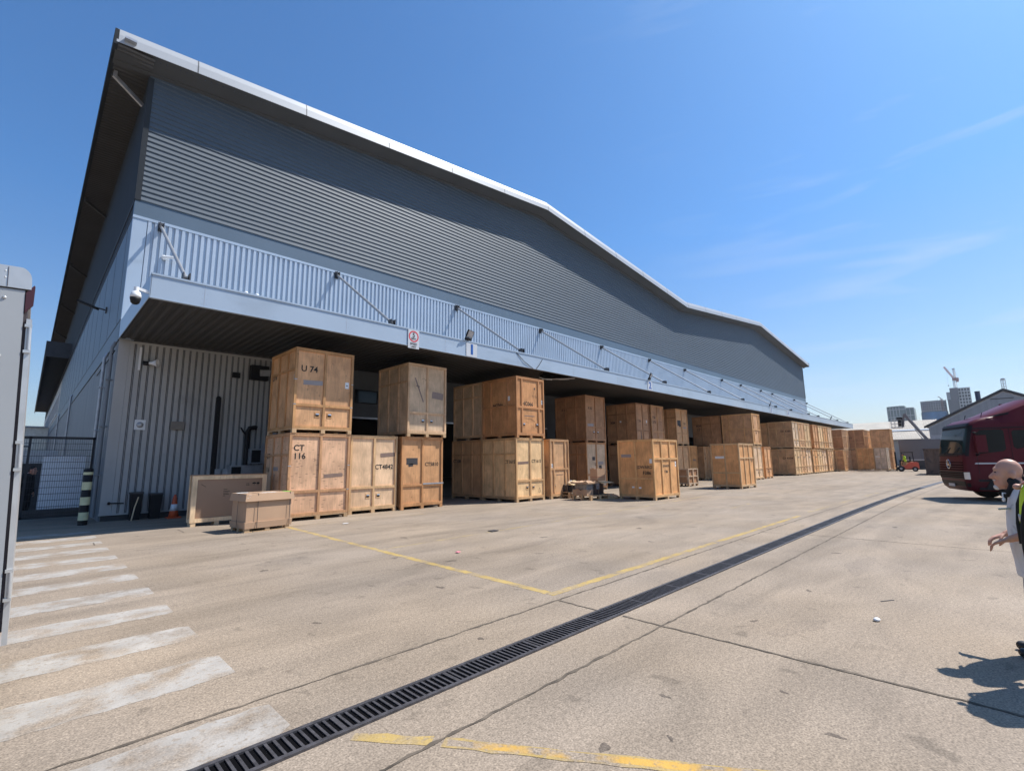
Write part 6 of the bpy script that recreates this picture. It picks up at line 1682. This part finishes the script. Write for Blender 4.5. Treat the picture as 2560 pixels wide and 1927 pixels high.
def person(label, loc, rz, shirt, trousers, shoe, top=1.67, hair=None, lean=.0, arm_fwd=True, bald=True, white_beard=False, hem=.64, cat='person', short_sleeve=True, voxel=.010, sit=False, hf=0.0):
    t = thing('person', label, cat, loc, R(rz))
    s = top / 1.67
    V_ = lambda x, y, z: (x * s + lean * z * s, y * s, z * s)
    body = []
    hd = lambda x, z, y=0: V_(x - hf * min(1, max(0, (z - 1.40) / .08)), y, z)
    # head
    body += [('ell', hd(.098, 1.570), (.091 * s, .076 * s, .102 * s)), ('ell', hd(.140, 1.525), (.060 * s, .062 * s, .105 * s)), ('ell', hd(.142, 1.458), (.056 * s, .052 * s, .058 * s)),
             ('cap', hd(.192, 1.552), hd(.217, 1.510), .011 * s, .018 * s), ('ell', hd(.180, 1.584), (.024 * s, .052 * s, .014 * s)), ('ell', hd(.190, 1.470), (.018 * s, .026 * s, .009 * s)), ('ell', hd(.187, 1.451), (.018 * s, .024 * s, .010 * s)),
             ('ell', hd(.178, 1.420), (.027 * s, .030 * s, .025 * s)), ('cap', hd(.015, 1.38), hd(.085, 1.49), .064 * s, .062 * s)]
    for q in (1, -1):
        body += [('ell', hd(.080, 1.53, q * .080), (.023 * s, .016 * s, .037 * s)), ('ell', hd(.174, 1.525, q * .036), (.023 * s, .024 * s, .032 * s))]
    # trunk
    body += [('loft', [(z * s, (cx + lean * z) * s, 0, rx * s, ry * s) for z, cx, rx, ry in ((.80, -.02, .10, .15), (.92, -.02, .125, .165), (1.05, .0, .125, .15), (1.2, .0, .125, .165), (1.33, -.01, .115, .18), (1.41, 0, .085, .13), (1.45, .01, .05, .07))])]
    for q in (1, -1):
        sh_, el, wr = V_(-.01, q * .185, 1.375), V_(-.07, q * .235, 1.09), V_(.155, q * .20, .985)
        if not arm_fwd: el, wr = V_(-.03, q * .25, 1.10), V_(.05, q * .24, .84)
        body += [('cap', sh_, el, .052 * s, .042 * s), ('cap', el, wr, .043 * s, .029 * s)]
        dv = Vector(wr) - Vector(el)
        hand(body, Vector(wr) + dv.normalized() * .01, dv, (0, 0, 1), q)
        if sit: hp, kn, an = V_(0, q * .09, .9), V_(.42, q * .12, .92), V_(.45, q * .12, .50)
        else: hp, kn, an = V_(-.02, q * .092, .88), V_(.012, q * .10, .49), V_(-.035, q * .10, .09)
        body += [('cap', hp, kn, .083 * s, .056 * s), ('cap', kn, (Vector(kn) * .65 + Vector(an) * .35), .054 * s, .053 * s), ('cap', (Vector(kn) * .65 + Vector(an) * .35), an, .053 * s, .036 * s),
                 ('cap', an, Vector(an) + Vector((.13 * s, 0, -.05 * s)), .036 * s, .032 * s)]
    bo = blob('body', body, M_SKIN, t, voxel, 2)
    # shirt
    sp_ = [('loft', [(z * s, (cx + lean * z) * s, 0, rx * s, ry * s) for z, cx, rx, ry in ((hem, -.025, .150, .205), (hem + .12, -.02, .152, .200), (.92, -.005, .155, .192), (1.08, .005, .150, .178), (1.2, .003, .145, .188), (1.33, -.008, .133, .202), (1.41, 0, .10, .15), (1.445, .015, .074, .092))])]
    for q in (1, -1):
        sh_, el, wr = Vector(V_(-.01, q * .185, 1.375)), Vector(V_(-.07, q * .235, 1.09)), Vector(V_(.155, q * .20, .985))
        if not arm_fwd: el, wr = Vector(V_(-.03, q * .25, 1.10)), Vector(V_(.05, q * .24, .84))
        if short_sleeve: sp_.append(('cap', sh_, sh_.lerp(el, .72), .070 * s, .066 * s))
        else: sp_ += [('cap', sh_, el, .068 * s, .056 * s), ('cap', el, el.lerp(wr, .9), .055 * s, .042 * s)]
    blob('shirt', sp_, shirt, t, voxel * 1.2, 2)
    tp = []
    for q in (1, -1):
        if sit: hp, kn, an = V_(0, q * .09, .9), V_(.42, q * .12, .92), V_(.45, q * .12, .50)
        else: hp, kn, an = V_(-.02, q * .092, .88), V_(.012, q * .10, .49), V_(-.035, q * .10, .10)
        tp += [('cap', hp, kn, .104 * s, .083 * s), ('cap', kn, an, .083 * s, .062 * s)]
    tp.append(('loft', [(z * s, (-.02 + lean * z) * s, 0, .135 * s, .18 * s) for z in (.80, .90, 1.0)]))
    blob('trousers', tp, trousers, t, voxel * 1.3, 2)
    sp2 = []
    for q in (1, -1):
        an = Vector(V_(.45, q * .12, .50)) if sit else Vector(V_(-.035, q * .10, .09))
        sp2 += [('cap', an + Vector((-.03, 0, -.045)), an + Vector((.18, q * .01, -.05)), .046, .040), ('cap', an, an + Vector((.05, 0, -.03)), .05, .045)]
    blob('shoes', sp2, shoe, t, voxel, 1)
    b = MB()
    for q in (1, -1): b.ball(hd(.186, 1.553, q * .034), (.009 * s, .013 * s, .006 * s), 10)
    b.build('eyes', M_BLKCLOTH, t, True)
    if hair is not None:
        blob('hair', [('ell', hd(.078, 1.60), (.098 * s, .086 * s, .092 * s)), ('ell', hd(.05, 1.54), (.075 * s, .082 * s, .085 * s))], hair, t, voxel, 1)
    if white_beard:
        blob('goatee', [('ell', hd(.184, 1.418), (.026 * s, .029 * s, .025 * s)), ('ell', hd(.197, 1.479), (.014 * s, .030 * s, .007 * s))], M_HAIRW, t, .006, 1)
    return t

man = person('bald man in stained off white shirt and grey trousers, facing left in profile', (6.25, -.125, 0), 92, M_SHIRT, M_TROUS, M_SHOE, top=1.66, lean=-.033, white_beard=True, hem=.66)
blob('collar', [('cap', (.03, .05, 1.40), (.085, .055, 1.465), .050, .036), ('cap', (.03, -.05, 1.40), (.085, -.055, 1.465), .050, .036), ('cap', (.085, .075, 1.43), (.125, .06, 1.345), .03, .022), ('cap', (-.045, 0, 1.44), (-.01, 0, 1.48), .05, .04)], M_BLKCLOTH, man, .009, 2)
b = MB()
b.tube([(.14, .09, 1.36), (.160, .095, 1.365), (.163, .095, 1.33), (.150, .095, 1.31)], .006, 8)
b.ball((.160, .095, 1.305), (.012, .010, .018), 10)
b.build('hanging_earphone', M_WHITE, man, True)
b = MB(); b.bar((.13, .12, 1.235), (.205, .13, 1.225), .03, .014); b.build('pocket_pen', M_STEEL, man)

for o in man.children:
    if o.name.split('.')[0] in ('collar', 'hanging_earphone', 'pocket_pen'): o.location.x -= 0.048

man2 = person('man in lime hi vis vest over navy clothes, cut off at the right edge', (5.60, -.248, 0), 95, M_NAVY, M_NAVY, M_SHOE, top=1.70, hem=.78, arm_fwd=False, hf=.135)
blob('hi_vis_vest', [('loft', [(z, cx, 0, rx, ry) for z, cx, rx, ry in ((.86, -.02, .172, .222), (1.05, -.01, .175, .215), (1.2, -.01, .172, .222), (1.36, -.01, .152, .21), (1.43, .01, .115, .15), (1.47, .02, .085, .10))])], M_HIVIS, man2, .012, 2)
b = MB()
for z_ in (1.0, 1.18): b.lathe((-.01, 0, z_), [(.176, 0), (.176, .05)], 28)
o = b.build('reflective_band', M_REFLECT, man2, True); o.scale = (1, 1.27, 1)
b = MB(); b.tube([(.10, .17, 1.42), (.142, .15, 1.30), (.165, .10, 1.15), (.168, .06, 1.0), (.165, .04, .88)], .014, 8); b.tube([(.10, -.17, 1.42), (.142, -.15, 1.30), (.165, -.10, 1.15), (.168, -.06, 1.0)], .014, 8); b.build('vest_edge', M_BLKCLOTH, man2, True)

person('dark haired person in black clothes standing behind the mesh gate', (.12, 23.2, 0), -30, M_BLKCLOTH, M_BLKCLOTH, M_SHOE, top=1.74, hair=M_HAIRD, hem=.80, arm_fwd=False, short_sleeve=False, voxel=.016)
drv = person('forklift driver in lime hi vis vest sitting at the wheel', (68.8, 7.05, .32), 96, M_HIVIS, M_NAVY, M_SHOE, top=1.62, hair=M_HAIRD, hem=.78, short_sleeve=False, voxel=.022, sit=True)
drv.location.z = .30
# ------------------------------------------------------------------ thin summer haze
hb_ = MB().box(-2600, -2600, -1, 4100, 4100, 140)
hm = bpy.data.materials.new('air_haze'); hm.use_nodes = True
ht = hm.node_tree; ht.nodes.clear()
ho = ht.nodes.new('ShaderNodeOutputMaterial'); pv = ht.nodes.new('ShaderNodeVolumePrincipled')
pv.inputs['Color'].default_value = (0.88, 0.94, 1.0, 1); pv.inputs['Density'].default_value = 0.00013; pv.inputs['Anisotropy'].default_value = 0.2
ht.links.new(pv.outputs[0], ho.inputs['Volume'])
tag(hb_.build('haze', hm), None, None, kind='stuff')
